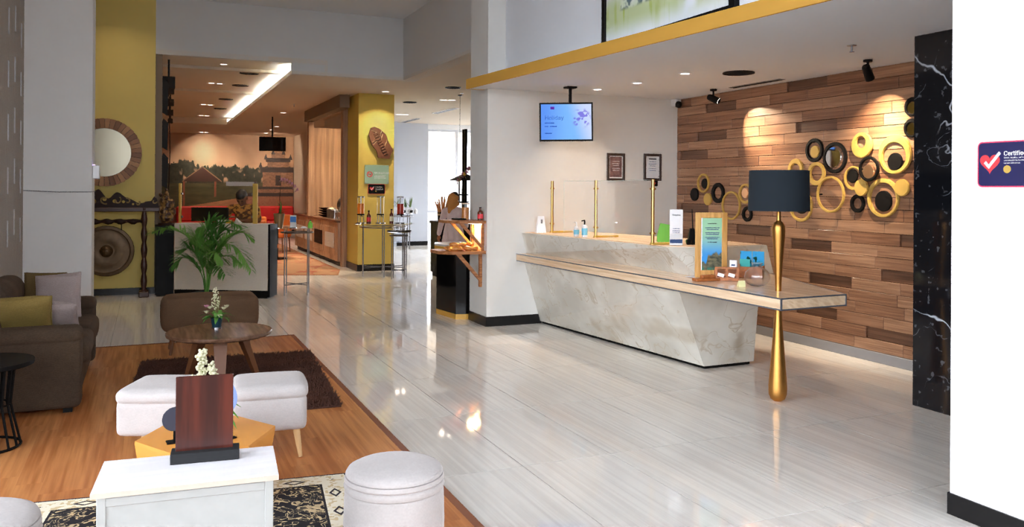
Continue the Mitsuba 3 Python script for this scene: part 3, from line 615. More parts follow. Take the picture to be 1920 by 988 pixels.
# ------------------------------------------------------------------ standing lamp through the worktop
L = thing('floor_lamp', 'tall gold floor lamp with black drum shade rising through the oak worktop', 'floor lamp')
add('stem', lathe([(0, 0), (0.03, 0.004), (0.056, 0.022), (0.069, 0.06), (0.071, 0.11), (0.066, 0.19), (0.055, 0.32), (0.043, 0.47), (0.031, 0.62), (0.0235, 0.74), (0.022, 0.80), (0.022, 0.86), (0.0245, 0.93), (0.031, 1.06), (0.041, 1.20), (0.0485, 1.30), (0.050, 1.345), (0.047, 1.375), (0.036, 1.398), (0.021, 1.408), (0.0165, 1.42), (0.0165, 1.505), (0, 1.505)], 40, (4.53, 5.09, 0)), 'm_gold', L, smooth=40)
def drum(r0, r1, z0, z1, at, n=48, t=0.004):
    return lathe([(r0, z0), (r1, z1), (r1 - t, z1), (r0 - t, z0), (r0, z0)], n, at)
add('shade', drum(0.233, 0.226, 1.492, 1.808, (4.53, 5.09, 0)), 'm_shade', L, smooth=40)
add('spider', join([rod((4.53 - 0.225, 5.09, 1.53), (4.53 + 0.225, 5.09, 1.53), 0.004, n=6), rod((4.53, 5.09 - 0.225, 1.53), (4.53, 5.09 + 0.225, 1.53), 0.004, n=6), rod((4.53, 5.09, 1.5), (4.53, 5.09, 1.6), 0.018)]), 'm_brass', L)
add('bulb', move(trimesh.creation.icosphere(2, 0.035), (4.53, 5.09, 1.63)), 'm_white_gloss', L, smooth=True)

# ------------------------------------------------------------------ ring art on the plank wall
XW = 6.439
mat('m_ring_gold', srgb(190, 156, 80), 0.5, 0.15); mat('m_ring_black', srgb(13, 12, 12), 0.5, specular=0.2); mat('m_mirror', srgb(225, 222, 218), 0.03, 1.0); mat('m_copper_mirror', srgb(232, 188, 150), 0.12, 0.9)
MW = frame_m([0, -1, 0], [0, 0, 1], [XW, 0, 0])
def annulus(cy, cz, r, hy, hz, hr, layer, t=0.022):
    g_ = Point(-cy, cz).buffer(r, 40)
    if hr: g_ = g_.difference(Point(-hy, hz).buffer(hr, 40))
    g2 = g_.buffer(-0.006)
    m = join([extrude_polygon(g_, t - 0.006, engine='earcut'), move(extrude_polygon(g2, 0.006, engine='earcut'), (0, 0, t - 0.006))])
    m.apply_translation([0, 0, 0.0005 + layer * 0.026])
    return put(m, MW)
def peg(cy, cz, z1):
    return put(rod((-cy, cz, -0.004), (-cy, cz, z1), 0.008, n=8), MW)
def ring_art(label, cat, col, cy, cz, r, hole=None, inner=(), layer=0):
    k = thing('wall_ring' if hole else 'wall_disc', label, cat)
    hy, hz, hr = hole if hole else (0, 0, 0)
    add('ring' if hole else 'disc', annulus(cy, cz, r, hy, hz, hr, layer), 'm_ring_' + col, k)
    if layer: add('peg', peg(cy + r - 0.012 if hole else cy, cz, layer * 0.026), 'm_ring_black', k)
    for (iy, iz, ir, im) in inner:
        add('inner_disc', annulus(iy, iz, ir, 0, 0, 0, layer, 0.016), im, k)
        add('peg', peg(iy, iz, layer * 0.026 + 0.004), 'm_ring_black', k)
    return k
A = ring_art
A('small gold wall ring half hidden behind the top of the lamp shade', 'wall ring', 'gold', 6.965, 1.885, 0.112, (6.965, 1.88, 0.066))
A('black wall ring holding a small gold disc, above and right of the lamp shade', 'wall ring', 'black', 6.691, 2.078, 0.125, (6.691, 2.078, 0.088), [(6.686, 2.062, 0.064, 'm_ring_gold')])
A('gold wall ring with wide band just right of the lamp shade', 'wall ring', 'gold', 6.633, 1.829, 0.123, (6.63, 1.835, 0.08), layer=1)
A('large black wall ring with a round mirror inside, above the largest thin gold ring', 'wall ring', 'black', 6.407, 1.991, 0.16, (6.407, 1.991, 0.122), [(6.425, 1.995, 0.105, 'm_mirror')])
A('largest thin gold wall ring with nothing inside, right of the lamp shade', 'wall ring', 'gold', 6.412, 1.615, 0.187, (6.412, 1.615, 0.163), layer=2)
A('gold crescent shaped wall ring with small high hole under the bright spot of light', 'wall ring', 'gold', 6.034, 2.101, 0.126, (6.041, 2.13, 0.058), layer=1)
A('gold wall ring around a black disc, right of the largest thin ring', 'wall ring', 'gold', 6.16, 1.78, 0.12, (6.16, 1.785, 0.095), [(6.176, 1.80, 0.068, 'm_ring_black')])
A('plain gold wall disc overlapping the gold ring with a black disc', 'wall disc', 'gold', 6.038, 1.685, 0.083, layer=1)
A('black wall ring around a copper coloured disc, in the middle of the right group', 'wall ring', 'black', 5.921, 1.866, 0.121, (5.921, 1.866, 0.094), [(5.926, 1.838, 0.07, 'm_copper_mirror')], layer=2)
A('big gold wall ring with broad upper band, its black disc touching the rim below', 'wall ring', 'gold', 5.663, 1.999, 0.186, (5.669, 1.978, 0.132), [(5.665, 1.93, 0.083, 'm_ring_black')])
A('small black wall ring with nothing inside, left of the lower big gold ring', 'wall ring', 'black', 6.108, 1.528, 0.09, (6.108, 1.528, 0.055))
A('big gold wall ring around a large black disc, lowest of the right group', 'wall ring', 'gold', 5.798, 1.588, 0.187, (5.795, 1.582, 0.150), [(5.795, 1.557, 0.099, 'm_ring_black')])
A('plain gold wall disc at the right end of the group near the black marble', 'wall disc', 'gold', 5.559, 1.685, 0.08, layer=1)
A('gold wall ring around a black disc, mostly hidden by the lower lamp shade', 'wall ring', 'gold', 6.885, 1.489, 0.17, (6.885, 1.489, 0.14), [(6.877, 1.501, 0.097, 'm_ring_black')])
for i, (cy, cz, lab) in enumerate([(5.475, 2.235, 'dark wall disc with mirror centre at the edge of the black marble pier, lower one'), (5.47, 2.43, 'dark wall disc with mirror centre at the edge of the black marble pier, upper one')]):
    k = thing('wall_ring', lab, 'wall ring'); add('ring', annulus(cy, cz, 0.088, cy + .005, cz - 0.01, 0.06, 0), 'm_ring_black', k); add('inner_disc', annulus(cy + .005, cz - 0.01, 0.056, 0, 0, 0, 0, 0.012), 'm_mirror', k)
A('thin gold wall ring around a small black disc near the white wall', 'wall ring', 'gold', 8.594, 1.739, 0.121, (8.594, 1.739, 0.096), [(8.567, 1.734, 0.064, 'm_ring_black')])
A('plain black wall disc farthest left on the plank wall', 'wall disc', 'black', 8.774, 1.595, 0.082)
A('plain gold wall disc under the thin gold ring near the white wall', 'wall disc', 'gold', 8.498, 1.538, 0.077)
A('broad black wall ring between the small gold disc and the poster frame', 'wall ring', 'black', 8.297, 1.617, 0.124, (8.295, 1.617, 0.074))
A('big thin gold wall ring directly above the pine framed poster', 'wall ring', 'gold', 8.047, 1.468, 0.172, (8.047, 1.468, 0.150))
A('gold wall ring around a copper mirror disc, left of the lamp shade', 'wall ring', 'gold', 7.785, 1.613, 0.118, (7.785, 1.615, 0.09), [(7.79, 1.62, 0.06, 'm_copper_mirror')])
A('small black oval looking wall ring left of the lamp shade bottom', 'wall ring', 'black', 7.753, 1.374, 0.088, (7.753, 1.374, 0.05))

# ------------------------------------------------------------------ television and frames on the white wall
def tv_fn(p, n, uv):
    u, v = uv.x, uv.y
    c = mix((0.10, 0.30, 0.95), (0.20, 0.50, 1.0), smoothstep(0.0, 0.6, u))
    c = mix(c, (0.62, 0.72, 1.0), smoothstep(0.55, 1.0, u + 0.2 * (v - 0.5)))
    d = dr.sqrt(dr.square((u - 0.80) * 1.45) + dr.square(v - 0.60))
    bl = smoothstep(0.55, 0.62, fbm(u * 16, v * 12, 3.0, 3)) * smoothstep(0.32, 0.2, d)
    return 0.6 * mix(c, (0.16, 0.12, 0.75), 0.85 * bl)
k = thing('wall_television', 'flat television showing a blue picture, hanging by a black pole before the white wall', 'television')
tl, tr, bl = np.array([4.131, 8.669, 2.651]), np.array([4.697, 8.419, 2.661]), np.array([4.162, 8.656, 2.205])
Mt = frame_m(tr - tl, tl - bl, bl); w_, h_ = 0.619, 0.447
add('bezel', put(join([box(0, w_, 0, 0.018, -0.03, 0.006), box(0, w_, h_ - 0.018, h_, -0.03, 0.006), box(0, 0.016, 0, h_, -0.03, 0.006), box(w_ - 0.016, w_, 0, h_, -0.03, 0.006), box(0, w_, 0, h_, -0.04, -0.02)]), Mt), 'm_black', k)
q = mesh([[0.016, 0.018, 0.001], [w_ - 0.016, 0.018, 0.001], [w_ - 0.016, h_ - 0.018, 0.001], [0.016, h_ - 0.018, 0.001]], [[0, 1, 2], [0, 2, 3]])
scene[fresh(k + '__screen')] = {**ply(put(q, Mt), 'm_screen', uv=np.array([[0, 0], [1, 0], [1, 1], [0, 1.0]])), 'emitter': {'type': 'area', 'sampling_weight': 0.05, 'radiance': proc(tv_fn)}}
matte('m_tv_ink', srgb(70, 120, 220)); matte('m_tv_violet', srgb(110, 60, 190))
text(k, 'Holiday', 0.045, Mt @ trimesh.transformations.translation_matrix([0.06, 0.25, 0.003]), 'm_tv_ink', False)
add('logo', put(cbox(0.15, 0.385, 0.004, 0.045, 0.03, 0.002), Mt), 'm_tv_violet', k)
for (x0, x1, y) in ((0.06, 0.17, 0.205), (0.06, 0.10, 0.165), (0.12, 0.20, 0.165), (0.06, 0.14, 0.085)): add('caption_line', put(box(x0, x1, y, y + 0.012, 0.002, 0.004), Mt), 'm_tv_ink', k)
pc0 = (Mt @ np.array([0.36, 0.25, -0.075, 1]))[:3]
add('pole', rod(pc0, (pc0[0], pc0[1], ZSOF), 0.018), 'm_black', k); add('bracket', put(cbox(0.36, 0.25, -0.055, 0.16, 0.16, 0.03), Mt), 'm_black', k); add('ceiling_plate', cbox(pc0[0], pc0[1], ZSOF - 0.01, 0.12, 0.12, 0.02), 'm_black', k)
def doc_fn(c0, c1):
    return lambda p, n, uv: mix(srgb(*c0), srgb(*c1), smoothstep(0.35, 0.7, fbm(p.x * 30, p.z * 22, 0.0, 3)))
matte('m_doc_a', proc(doc_fn((96, 70, 70), (130, 100, 96)))); matte('m_doc_b', srgb(212, 216, 220))
mat('m_frame_brown', srgb(44, 32, 26), 0.35)
def wall_frame(x0, x1, z0, z1, y, doc, label, ink, title=None):
    k = thing('wall_frame', label, 'picture frame'); b = 0.032
    for (a, c, d, e) in ((x0, x0 + b, z0, z1), (x1 - b, x1, z0, z1), (x0 + b, x1 - b, z0, z0 + b), (x0 + b, x1 - b, z1 - b, z1)): add('rail', box(a, c, y - 0.022, y, d, e, 0.004), 'm_frame_brown', k)
    add('mat_board', box(x0 + b, x1 - b, y - 0.008, y - 0.004, z0 + b, z1 - b), 'm_paper', k)
    add('document', box(x0 + b + 0.012, x1 - b - 0.012, y - 0.010, y - 0.007, z0 + b + 0.016, z1 - b - 0.012), doc, k)
    xm = (x0 + x1) / 2
    for i, (dz, w) in enumerate([(0.10, .10), (0.13, .12), (0.155, .09), (0.19, .12), (0.215, .10)]): add('text_line', box(xm - w / 2, xm + w / 2, y - 0.0115, y - 0.010, z1 - dz - 0.006, z1 - dz), ink, k)
    if title: add('title', box(xm - 0.055, xm + 0.055, y - 0.0115, y - 0.010, z1 - 0.075, z1 - 0.06), 'm_ink', k)
    return k
wall_frame(5.363, 5.627, 1.764, 2.116, 9.18, 'm_doc_a', 'dark framed maroon certificate on the white wall, left of the pale one', 'm_paper')
wall_frame(5.915, 6.185, 1.770, 2.122, 9.18, 'm_doc_b', 'dark framed pale certificate with black title on the white wall near the plank wall', 'm_ink_blue', True)
mat('m_navy', srgb(32, 30, 78), 0.35); mat('m_red', srgb(226, 62, 70), 0.4); mat('m_pink_red', srgb(232, 60, 96), 0.4)
def heart(s):
    t = np.linspace(0, 2 * np.pi, 48, endpoint=False)
    return Polygon(np.stack([16 * np.sin(t) ** 3, 13 * np.cos(t) - 5 * np.cos(2 * t) - 2 * np.cos(3 * t) - np.cos(4 * t)], 1) * s / 16)
def check(s):
    return Polygon([(-0.55 * s, 0.0), (-0.35 * s, 0.2 * s), (-0.1 * s, -0.12 * s), (0.85 * s, 1.0 * s), (1.05 * s, 0.82 * s), (-0.08 * s, -0.5 * s)])
def rrect(w, h, r): return sbox(r, r, w - r, h - r).buffer(r, 8)
k = thing('certificate_sticker', 'small dark square sign with a red heart on the white wall under the pale certificate', 'sign')
Ms = frame_m([1, 0, 0], [0, 0, 1], [6.06, 9.179, 1.70]); add('plate', put(extrude_polygon(rrect(0.075, 0.075, 0.006), 0.004, engine='earcut'), Ms), 'm_black', k)
add('heart', put(move(extrude_polygon(heart(0.017), 0.0015, engine='earcut'), (0.026, 0.036, 0.004)), Ms), 'm_red', k)

S2 = thing('certified_sign', 'navy sign with red edge, red heart and the word Certified on the right white wall', 'sign')
Mg = frame_m([0, -1, 0], [0, 0, 1], [3.774, 2.825, 1.674])
sw, shh = 0.62, 0.222
add('border', put(extrude_polygon(rrect(sw, shh, 0.024), 0.003, engine='earcut'), Mg), 'm_pink_red', S2)
add('panel', put(move(extrude_polygon(rrect(sw - 0.012, shh - 0.012, 0.019), 0.004, engine='earcut'), (0.006, 0.006, 0)), Mg), 'm_navy', S2)
add('heart', put(move(extrude_polygon(heart(0.052), 0.0015, engine='earcut'), (0.066, 0.119, 0.004)), Mg), 'm_red', S2)
add('check_mark', put(move(extrude_polygon(check(0.056), 0.0012, engine='earcut'), (0.066, 0.117, 0.0055)), Mg), 'm_white_gloss', S2)
def gt(s, h, x, y, b=False): text(S2, s, h, Mg @ trimesh.transformations.translation_matrix([x, y, 0.004]), 'm_white_gloss', b)
gt('Certified', 0.021, 0.136, 0.152, True)
for s_, y in (('Clean, healthy, safe and', 0.138), ('sustainable by bureau', 0.125), ('veritas indonesia', 0.112)): gt(s_, 0.0075, 0.137, y)
add('seal', put(move(lathe([(0, 0), (0.019, 0), (0.019, 0.0015), (0, 0.0015)], 24), (0.155, 0.086, 0.004)), Mg), 'm_gold_satin', S2)

# large painting above the fascia
def paint_fn(p, n, uv):
    y, z = p.y, p.z
    q = z - 3.40
    base = mix(srgb(236, 238, 240), srgb(222, 230, 238), fbm(y * 2, z * 2, 0.0, 3))
    drips = smoothstep(0.55, 0.8, fbm(y * 14, z * 1.5, 3.0, 3))
    wash = smoothstep(-0.40, -0.2, q) * smoothstep(0.18, -0.1, q) * smoothstep(0.30, 0.6, fbm(y * 3.5, z * 3.5, 5.0, 3) + 0.14)
    c = mix(base, srgb(176, 190, 120), 0.8 * wash + 0.35 * drips * smoothstep(-0.5, -0.2, q) * smoothstep(0.1, -0.2, q))
    house = smoothstep(-0.14, -0.10, q) * smoothstep(0.50, 0.42, q) * smoothstep(5.2, 5.35, y) * smoothstep(6.52, 6.45, y)
    str_ = fbm(y * 22, z * 16, 8.0, 3)
    return mix(c, mix(srgb(58, 88, 104), srgb(206, 216, 196), smoothstep(0.35, 0.6, str_)), 0.85 * house)
matte('m_painting', proc(paint_fn))
k = thing('framed_painting', 'large black framed watercolour painting on the upper wall above the gold fascia', 'painting')
y0, y1, z0, z1 = 4.86, 6.80, 2.985, 4.35
for (a, b, c, d) in ((y0, y0 + 0.075, z0, z1), (y1 - 0.06, y1, z0, z1), (y0, y1, z0, z0 + 0.03), (y0, y1, z1 - 0.06, z1)): add('rail', box(3.905, 3.95, a, b, c, d, 0.004), 'm_black', k)
add('canvas', box(3.925, 3.948, y0 + 0.05, y1 - 0.05, z0 + 0.02, z1 - 0.05), 'm_painting', k)
# ------------------------------------------------------------------ lounge on the wooden platform
ZP = 0.014
k = thing('wooden_platform', 'orange brown laminate floor area of the lounge with a reddish edge strip', 'platform')
add('boards', box(-1.235, 1.458, 0.3, 9.356, 0.0, ZP), 'm_platform', k)
add('edge_strip', join([box(1.458, 1.505, 0.3, 9.41, 0.0, ZP, 0.002), box(-1.235, 1.458, 9.356, 9.41, 0.0, ZP, 0.002)]), 'm_platform_trim', k)

def shift(m, a, at):
    return rotz(m, a).apply_translation(at)

# sofa, facing +x
s = thing('sofa', 'dark brown fabric sofa with rolled arms against the patterned wall', 'sofa')
x0, x1, ya, yb = -1.225, -0.43, 6.70, 8.62
add('base', rounded(-0.845, (ya + yb) / 2, 0.21, 0.77, yb - ya - 0.1, 0.32, 0.04, 4), 'm_sofa', s, smooth=True)
for y in (ya + 0.10, yb - 0.10):
    add('arm', join([rounded(-0.83, y, 0.33, 0.80, 0.19, 0.56, 0.05, 4), rounded(-0.83, y, 0.575, 0.81, 0.215, 0.13, 0.06, 4)]), 'm_sofa', s, smooth=True)
add('backrest', rounded(-1.10, (ya + yb) / 2, 0.52, 0.24, yb - ya - 0.32, 0.70, 0.11, 4, 0.02), 'm_sofa', s, smooth=True)
for y in (7.26, 8.05):
    add('seat_cushion', rounded(-0.76, y, 0.41, 0.72, 0.77, 0.17, 0.06, 4, 0.015), 'm_sofa', s, smooth=True)
for x in (-1.15, -0.52):
    for y in (ya + 0.1, yb - 0.1): add('foot', box(x - 0.03, x + 0.03, y - 0.03, y + 0.03, ZP, 0.07), 'm_black', s)
def cushion(name, label, matn, at, size, ax, ay):
    k = thing(name, label, 'cushion', 'cushions on the sofa')
    n = 22; u = np.linspace(-1, 1, n); U, V = np.meshgrid(u, u, indexing='ij')
    prof = ((1 - U ** 2) * (1 - V ** 2)) ** 0.42
    pin = 1 - 0.07 * (1 - np.abs(U)) * np.abs(V) ** 3; pin2 = 1 - 0.07 * (1 - np.abs(V)) * np.abs(U) ** 3
    P_ = np.stack([U * pin2 * size / 2, V * pin * size / 2, prof * size * 0.19], -1); Q_ = P_ * [1, 1, -1]
    wr = 0.006 * (meshkit.noise(np.stack([U * 3 + at[0] * 9, V * 3, U * 0 + at[1]], -1)) - 0.5)[..., None]; P_[..., 2:] += wr
    V_ = np.vstack([P_.reshape(-1, 3), Q_.reshape(-1, 3)]); F = []
    for i in range(n - 1):
        for j in range(n - 1):
            a, b, c, d = i * n + j, (i + 1) * n + j, (i + 1) * n + j + 1, i * n + j + 1
            F += [[a, b, c], [a, c, d], [a + n * n, c + n * n, b + n * n], [a + n * n, d + n * n, c + n * n]]
    m = mesh(V_, F); M_ = frame_m(ax, ay, at)
    add('cover', put(m, M_), matn, k, smooth=True)
    edge_pts = [(-1, -1), (1, -1), (1, 1), (-1, 1), (-1, -1)]
    add('piping', put(join([tube([np.array([a[0], a[1], 0]) * size / 2 * 0.98 * (1 - 0.03 * math.sin(math.pi * t)) + (np.array([b[0], b[1], 0]) - np.array([a[0], a[1], 0])) * size / 2 * 0.98 * t for t in np.linspace(0, 1, 7)], 0.005, 6) for a, b in zip(edge_pts[:-1], edge_pts[1:])]), M_), matn, k)
cushion('sofa_cushion', 'olive yellow cushion lying against the near arm of the brown sofa', 'm_pillow_olive', (-0.87, 7.11, 0.665), 0.44, (1, 0.1, 0.03), (0.0, -0.66, 0.75))
cushion('sofa_cushion', 'pinkish grey cushion behind the olive yellow cushion at the near arm', 'm_pillow_grey', (-0.68, 7.36, 0.635), 0.38, (1, -0.1, -0.1), (0.1, -0.78, 0.62))
cushion('sofa_cushion', 'pinkish grey cushion leaning in the far corner of the brown sofa', 'm_pillow_grey', (-0.70, 8.10, 0.70), 0.39, (0.9, -0.35, 0.1), (-0.1, 0.25, 0.96))
cushion('sofa_cushion', 'dark olive brown cushion behind the grey cushion in the far sofa corner', 'm_pillow_brown', (-0.82, 8.30, 0.71), 0.36, (0.9, -0.3, 0.0), (-0.05, 0.1, 1))
# side table
k = thing('side_table', 'round black side table with wire rod base in front of the sofa arm', 'side table')
tx, ty = -0.93, 6.04
add('tabletop', lathe([(0, 0.525), (0.268, 0.525), (0.278, 0.53), (0.278, 0.555), (0, 0.555)], 48, (tx, ty, 0)), 'm_black', k, smooth=40)
ringc = lambda r, z, t=0.008: tube([(tx + r * math.cos(a), ty + r * math.sin(a), z) for a in np.linspace(0, 2 * math.pi, 41)], t, 6)
add('base_ring', ringc(0.205, 0.024), 'm_black', k); add('top_ring', ringc(0.17, 0.515), 'm_black', k); add('middle_ring', ringc(0.145, 0.28, 0.005), 'm_black', k)
for i in range(18):
    a = 2 * math.pi * i / 18; c, s_ = math.cos(a), math.sin(a)
    add('rod', tube([(tx + 0.205 * c, ty + 0.205 * s_, 0.024), (tx + 0.148 * c, ty + 0.148 * s_, 0.28), (tx + 0.17 * c, ty + 0.17 * s_, 0.52)], 0.0075, 6), 'm_black', k)
# shag rug
k = thing('shag_rug', 'dark brown shaggy rug under the round wooden coffee table', 'rug')
rc, ra = np.array([0.65, 7.28]), math.radians(-4)
base = cbox(0, 0, ZP + 0.008, 1.52, 2.14, 0.014, 0.004); cloth('m_shag', (44, 24, 18), (96, 58, 42), 60.0, 0.2)
add('backing', shift(base, ra, (rc[0], rc[1], 0)), 'm_shag', k)
n = 15000; px, py = rng.uniform(-0.765, 0.765, n), rng.uniform(-1.075, 1.075, n); h = rng.uniform(0.018, 0.034, n); dx, dy = rng.normal(0, 0.014, n), rng.normal(0, 0.014, n); w = 0.0075
a = rng.uniform(0, 2 * np.pi, n); B0 = np.stack([px, py, np.full(n, ZP + 0.012)], 1)
v = np.stack([B0 + np.stack([w * np.cos(a), w * np.sin(a), 0 * a], 1), B0 + np.stack([w * np.cos(a + 2.1), w * np.sin(a + 2.1), 0 * a], 1), B0 + np.stack([w * np.cos(a + 4.2), w * np.sin(a + 4.2), 0 * a], 1), B0 + np.stack([dx, dy, h], 1)], 1).reshape(-1, 3)
f = (np.arange(n)[:, None, None] * 4 + np.array([[0, 1, 3], [1, 2, 3], [2, 0, 3]])[None]).reshape(-1, 3)
add('pile', shift(mesh(v, f), ra, (rc[0], rc[1], 0)), 'm_shag', k, kind='stuff')
# round table
k = thing('round_coffee_table', 'round dark walnut coffee table with splayed legs on the shaggy brown rug', 'coffee table')
cx, cy, zt, R = 0.55, 7.20, 0.47, 0.415
add('tabletop', lathe([(0, zt - 0.04), (R - 0.03, zt - 0.04), (R - 0.006, zt - 0.03), (R, zt - 0.02), (R, zt - 0.004), (R - 0.004, zt), (0, zt)], 64, (cx, cy, 0)), 'm_walnut', k, smooth=40)
rug_z = 0.0495
for a in (-1.62, 0.35, 2.35):
    c, s_ = math.cos(a), math.sin(a); w0, w1 = 0.055, 0.03
    P0, P1 = np.array([cx + 0.18 * c, cy + 0.18 * s_, zt - 0.038]), np.array([cx + 0.33 * c, cy + 0.33 * s_, rug_z])
    tn = np.array([-s_, c, 0]); rd = np.array([c, s_, 0])
    add('leg', hull([P0 + tn * t * w0 + rd * q * 0.03 for t in (-1, 1) for q in (-1, 1)] + [P1 + tn * t * w1 + rd * q * 0.018 for t in (-1, 1) for q in (-1, 1)]), 'm_walnut_leg', k)
# bench
k = thing('upholstered_bench', 'brown upholstered bench with wooden legs behind the round coffee table', 'bench')
bx, by = 0.58, 8.83
add('seat', rounded(bx, by, 0.405, 0.90, 0.44, 0.34, 0.075, 4, 0.012), 'm_bench', k, smooth=True)
for sx in (-1, 1):
    for sy in (-1, 1): add('leg', rod((bx + sx * 0.33, by + sy * 0.15, 0.25), (bx + sx * 0.37, by + sy * 0.17, ZP + 0.003), 0.022, 0.013), 'm_walnut_leg', k, smooth=40)
# square ottomans
def ottoman(label, x, y, ang, o=0.18):
    k = thing('square_ottoman', label, 'ottoman')
    add('body', shift(rounded(0, 0, 0.295, 0.432, 0.432, 0.22, 0.04, 4), ang, (x, y, 0)), 'm_grey_cloth', k, smooth=True)
    add('seat_pad', shift(rounded(0, 0, 0.415, 0.438, 0.438, 0.095, 0.042, 4, 0.012), ang, (x, y, 0)), 'm_grey_cloth', k, smooth=True)
    for sx in (-1, 1):
        for sy in (-1, 1):
            p0 = shift(rod((sx * (o - .03), sy * (o - .03), 0.215), (sx * o, sy * o, ZP + 0.003), 0.024, 0.012), ang, (x, y, 0)); add('leg', p0, 'm_light_wood', k, smooth=40)
ottoman('light grey square ottoman with tapered wooden legs, right of the dark red board', 0.70, 5.31, math.radians(-6))
ottoman('light grey square ottoman left of the dark red board, beside the gold table', 0.11, 5.46, math.radians(-22), 0.11)
# gold hexagonal table
k = thing('hexagonal_table', 'low golden orange hexagonal coffee table between the grey square ottomans', 'coffee table')
hx = [(0.297 + 0.35 * math.cos(a), 4.66 + 0.35 * math.sin(a)) for a in np.radians(np.arange(6) * 60 + 1)]
hb = [(0.297 + 0.30 * math.cos(a), 4.66 + 0.30 * math.sin(a)) for a in np.radians(np.arange(6) * 60 + 1)]
add('top', hull([(x, y, z) for z in (0.325, 0.345) for (x, y) in hx]), 'm_orange_gold', k)
for i in range(6):
    j = (i + 1) % 6; q = [np.array([*hx[i], 0.325]), np.array([*hx[j], 0.325]), np.array([*hb[j], ZP + 0.0075]), np.array([*hb[i], ZP + 0.0075])]
    nn = np.cross(q[1] - q[0], q[3] - q[0]); nn /= np.linalg.norm(nn)
    add('side_panel', hull(q + [p + nn * 0.015 * (1 if nn @ (np.array([0.297, 4.66, 0.2]) - q[0]) > 0 else -1) for p in q]), 'm_orange_gold', k)
# flower arrangement on it
def blossom_cluster(center_pts, r, nb, seed):
    g_ = np.random.default_rng(seed); ms = []
    for c in center_pts:
        for _ in range(nb):
            d = g_.normal(size=3); d /= np.linalg.norm(d)
            m = trimesh.creation.icosphere(1, r * g_.uniform(0.7, 1.2)); m.apply_translation(np.array(c) + d * g_.uniform(0.3, 1) * 0.022); ms.append(m)
    return join(ms)
def leaf(p0, p1, w, bend=0.0, n=7):
    p0, p1 = np.array(p0, float), np.array(p1, float); d = p1 - p0; L = np.linalg.norm(d); d /= L
    side = np.cross(d, [0.2, 0.1, 1.0]); side /= np.linalg.norm(side); up = np.cross(side, d); V, F = [], []
    for i, t in enumerate(np.linspace(0, 1, n)):
        c = p0 + d * L * t + up * bend * math.sin(math.pi * t); ww = w * math.sin(math.pi * min(1, 0.08 + t * 0.92)) ** 0.7 * (1 - 0.3 * t)
        V += [c - side * ww, c + up * 0.12 * ww, c + side * ww]
    for i in range(n - 1):
        for j in range(2): a_ = i * 3 + j; F += [[a_, a_ + 1, a_ + 4], [a_, a_ + 4, a_ + 3]]
    return mesh(V, F)
fx, fy = 0.29, 4.72
k = thing('flower_vase', 'small flower vase with tall creamy blossom spike behind the dark red board', 'flower vase')
add('vase', lathe([(0, 0), (0.04, 0), (0.055, 0.05), (0.045, 0.12), (0.05, 0.15), (0.04, 0.15), (0.036, 0.12), (0.045, 0.05), (0, 0.01)], 24, (fx, fy, 0.346)), 'm_white_gloss', k, smooth=40)
add('stem', join([rod((fx, fy, 0.40), (fx - 0.02, fy, 0.76), 0.004, n=6), rod((fx, fy, 0.42), (fx + 0.03, fy, 0.69), 0.003, n=6)]), 'm_stem', k)
add('blossom', blossom_cluster([(fx - 0.02 + 0.012 * math.sin(i * 2.1), fy + 0.012 * math.cos(i * 1.7), 0.60 + 0.017 * i) for i in range(11)], 0.0085, 16, 3), 'm_petal_white', k)
add('blossom', blossom_cluster([(fx + 0.033 + 0.008 * math.sin(i), fy, 0.61 + 0.017 * i) for i in range(6)] + [(fx - 0.055, fy, 0.63)], 0.008, 14, 4), 'm_petal_white', k)
for i in range(16):
    a = 2 * math.pi * i / 16 + 0.2; z = 0.50 + 0.03 * (i % 3); L_ = 0.12 + 0.04 * (i % 2)
    add('leaf', leaf((fx + 0.03 * math.cos(a), fy + 0.03 * math.sin(a), z), (fx + L_ * math.cos(a), fy + L_ * math.sin(a), z - 0.05 + 0.03 * (i % 4)), 0.016, 0.02), 'm_leaf', k)
for (ex, ey, ez) in ((0.445, 4.52, 0.44), (0.46, 4.56, 0.49), (0.44, 4.60, 0.53), (0.10, 4.62, 0.42), (0.43, 4.48, 0.40)): add('leaf', leaf((fx + 0.03, fy - 0.03, 0.50), (ex, ey, ez), 0.018, 0.02), 'm_leaf', k)
for i, (dx, dy, z, r, mt, lab) in enumerate([(-0.155, -0.16, 0.465, 0.062, 'm_tablet_dark', 'round dark slate plate standing on edge left of the dark red board'), (0.095, -0.19, 0.565, 0.08, 'm_tablet_blue', 'round blue grey plate standing on edge right of the dark red board')]):
    if i == 0: mat('m_tablet_dark', srgb(60, 62, 76), 0.4); mat('m_tablet_blue', srgb(110, 128, 170), 0.4)
    k = thing('upright_plate', lab, 'plate'); M_ = face((fx + dx, fy + dy, z), 30 - 60 * i) @ trimesh.transformations.rotation_matrix(0.0, [1, 0, 0])
    add('plate', put(move(lathe([(0, 0), (r - 0.01, 0), (r, 0.008), (r - 0.012, 0.009), (0, 0.006)], 40), (0, 0, -0.004)), M_), mt, k, smooth=40)
    add('stand', put(join([box(-0.04, 0.04, -(z - 0.346), -(z - 0.352), -0.03, 0.03), box(-0.006, 0.006, -(z - 0.346), -r * 0.4, -0.012, -0.005)]), M_), 'm_black', k)
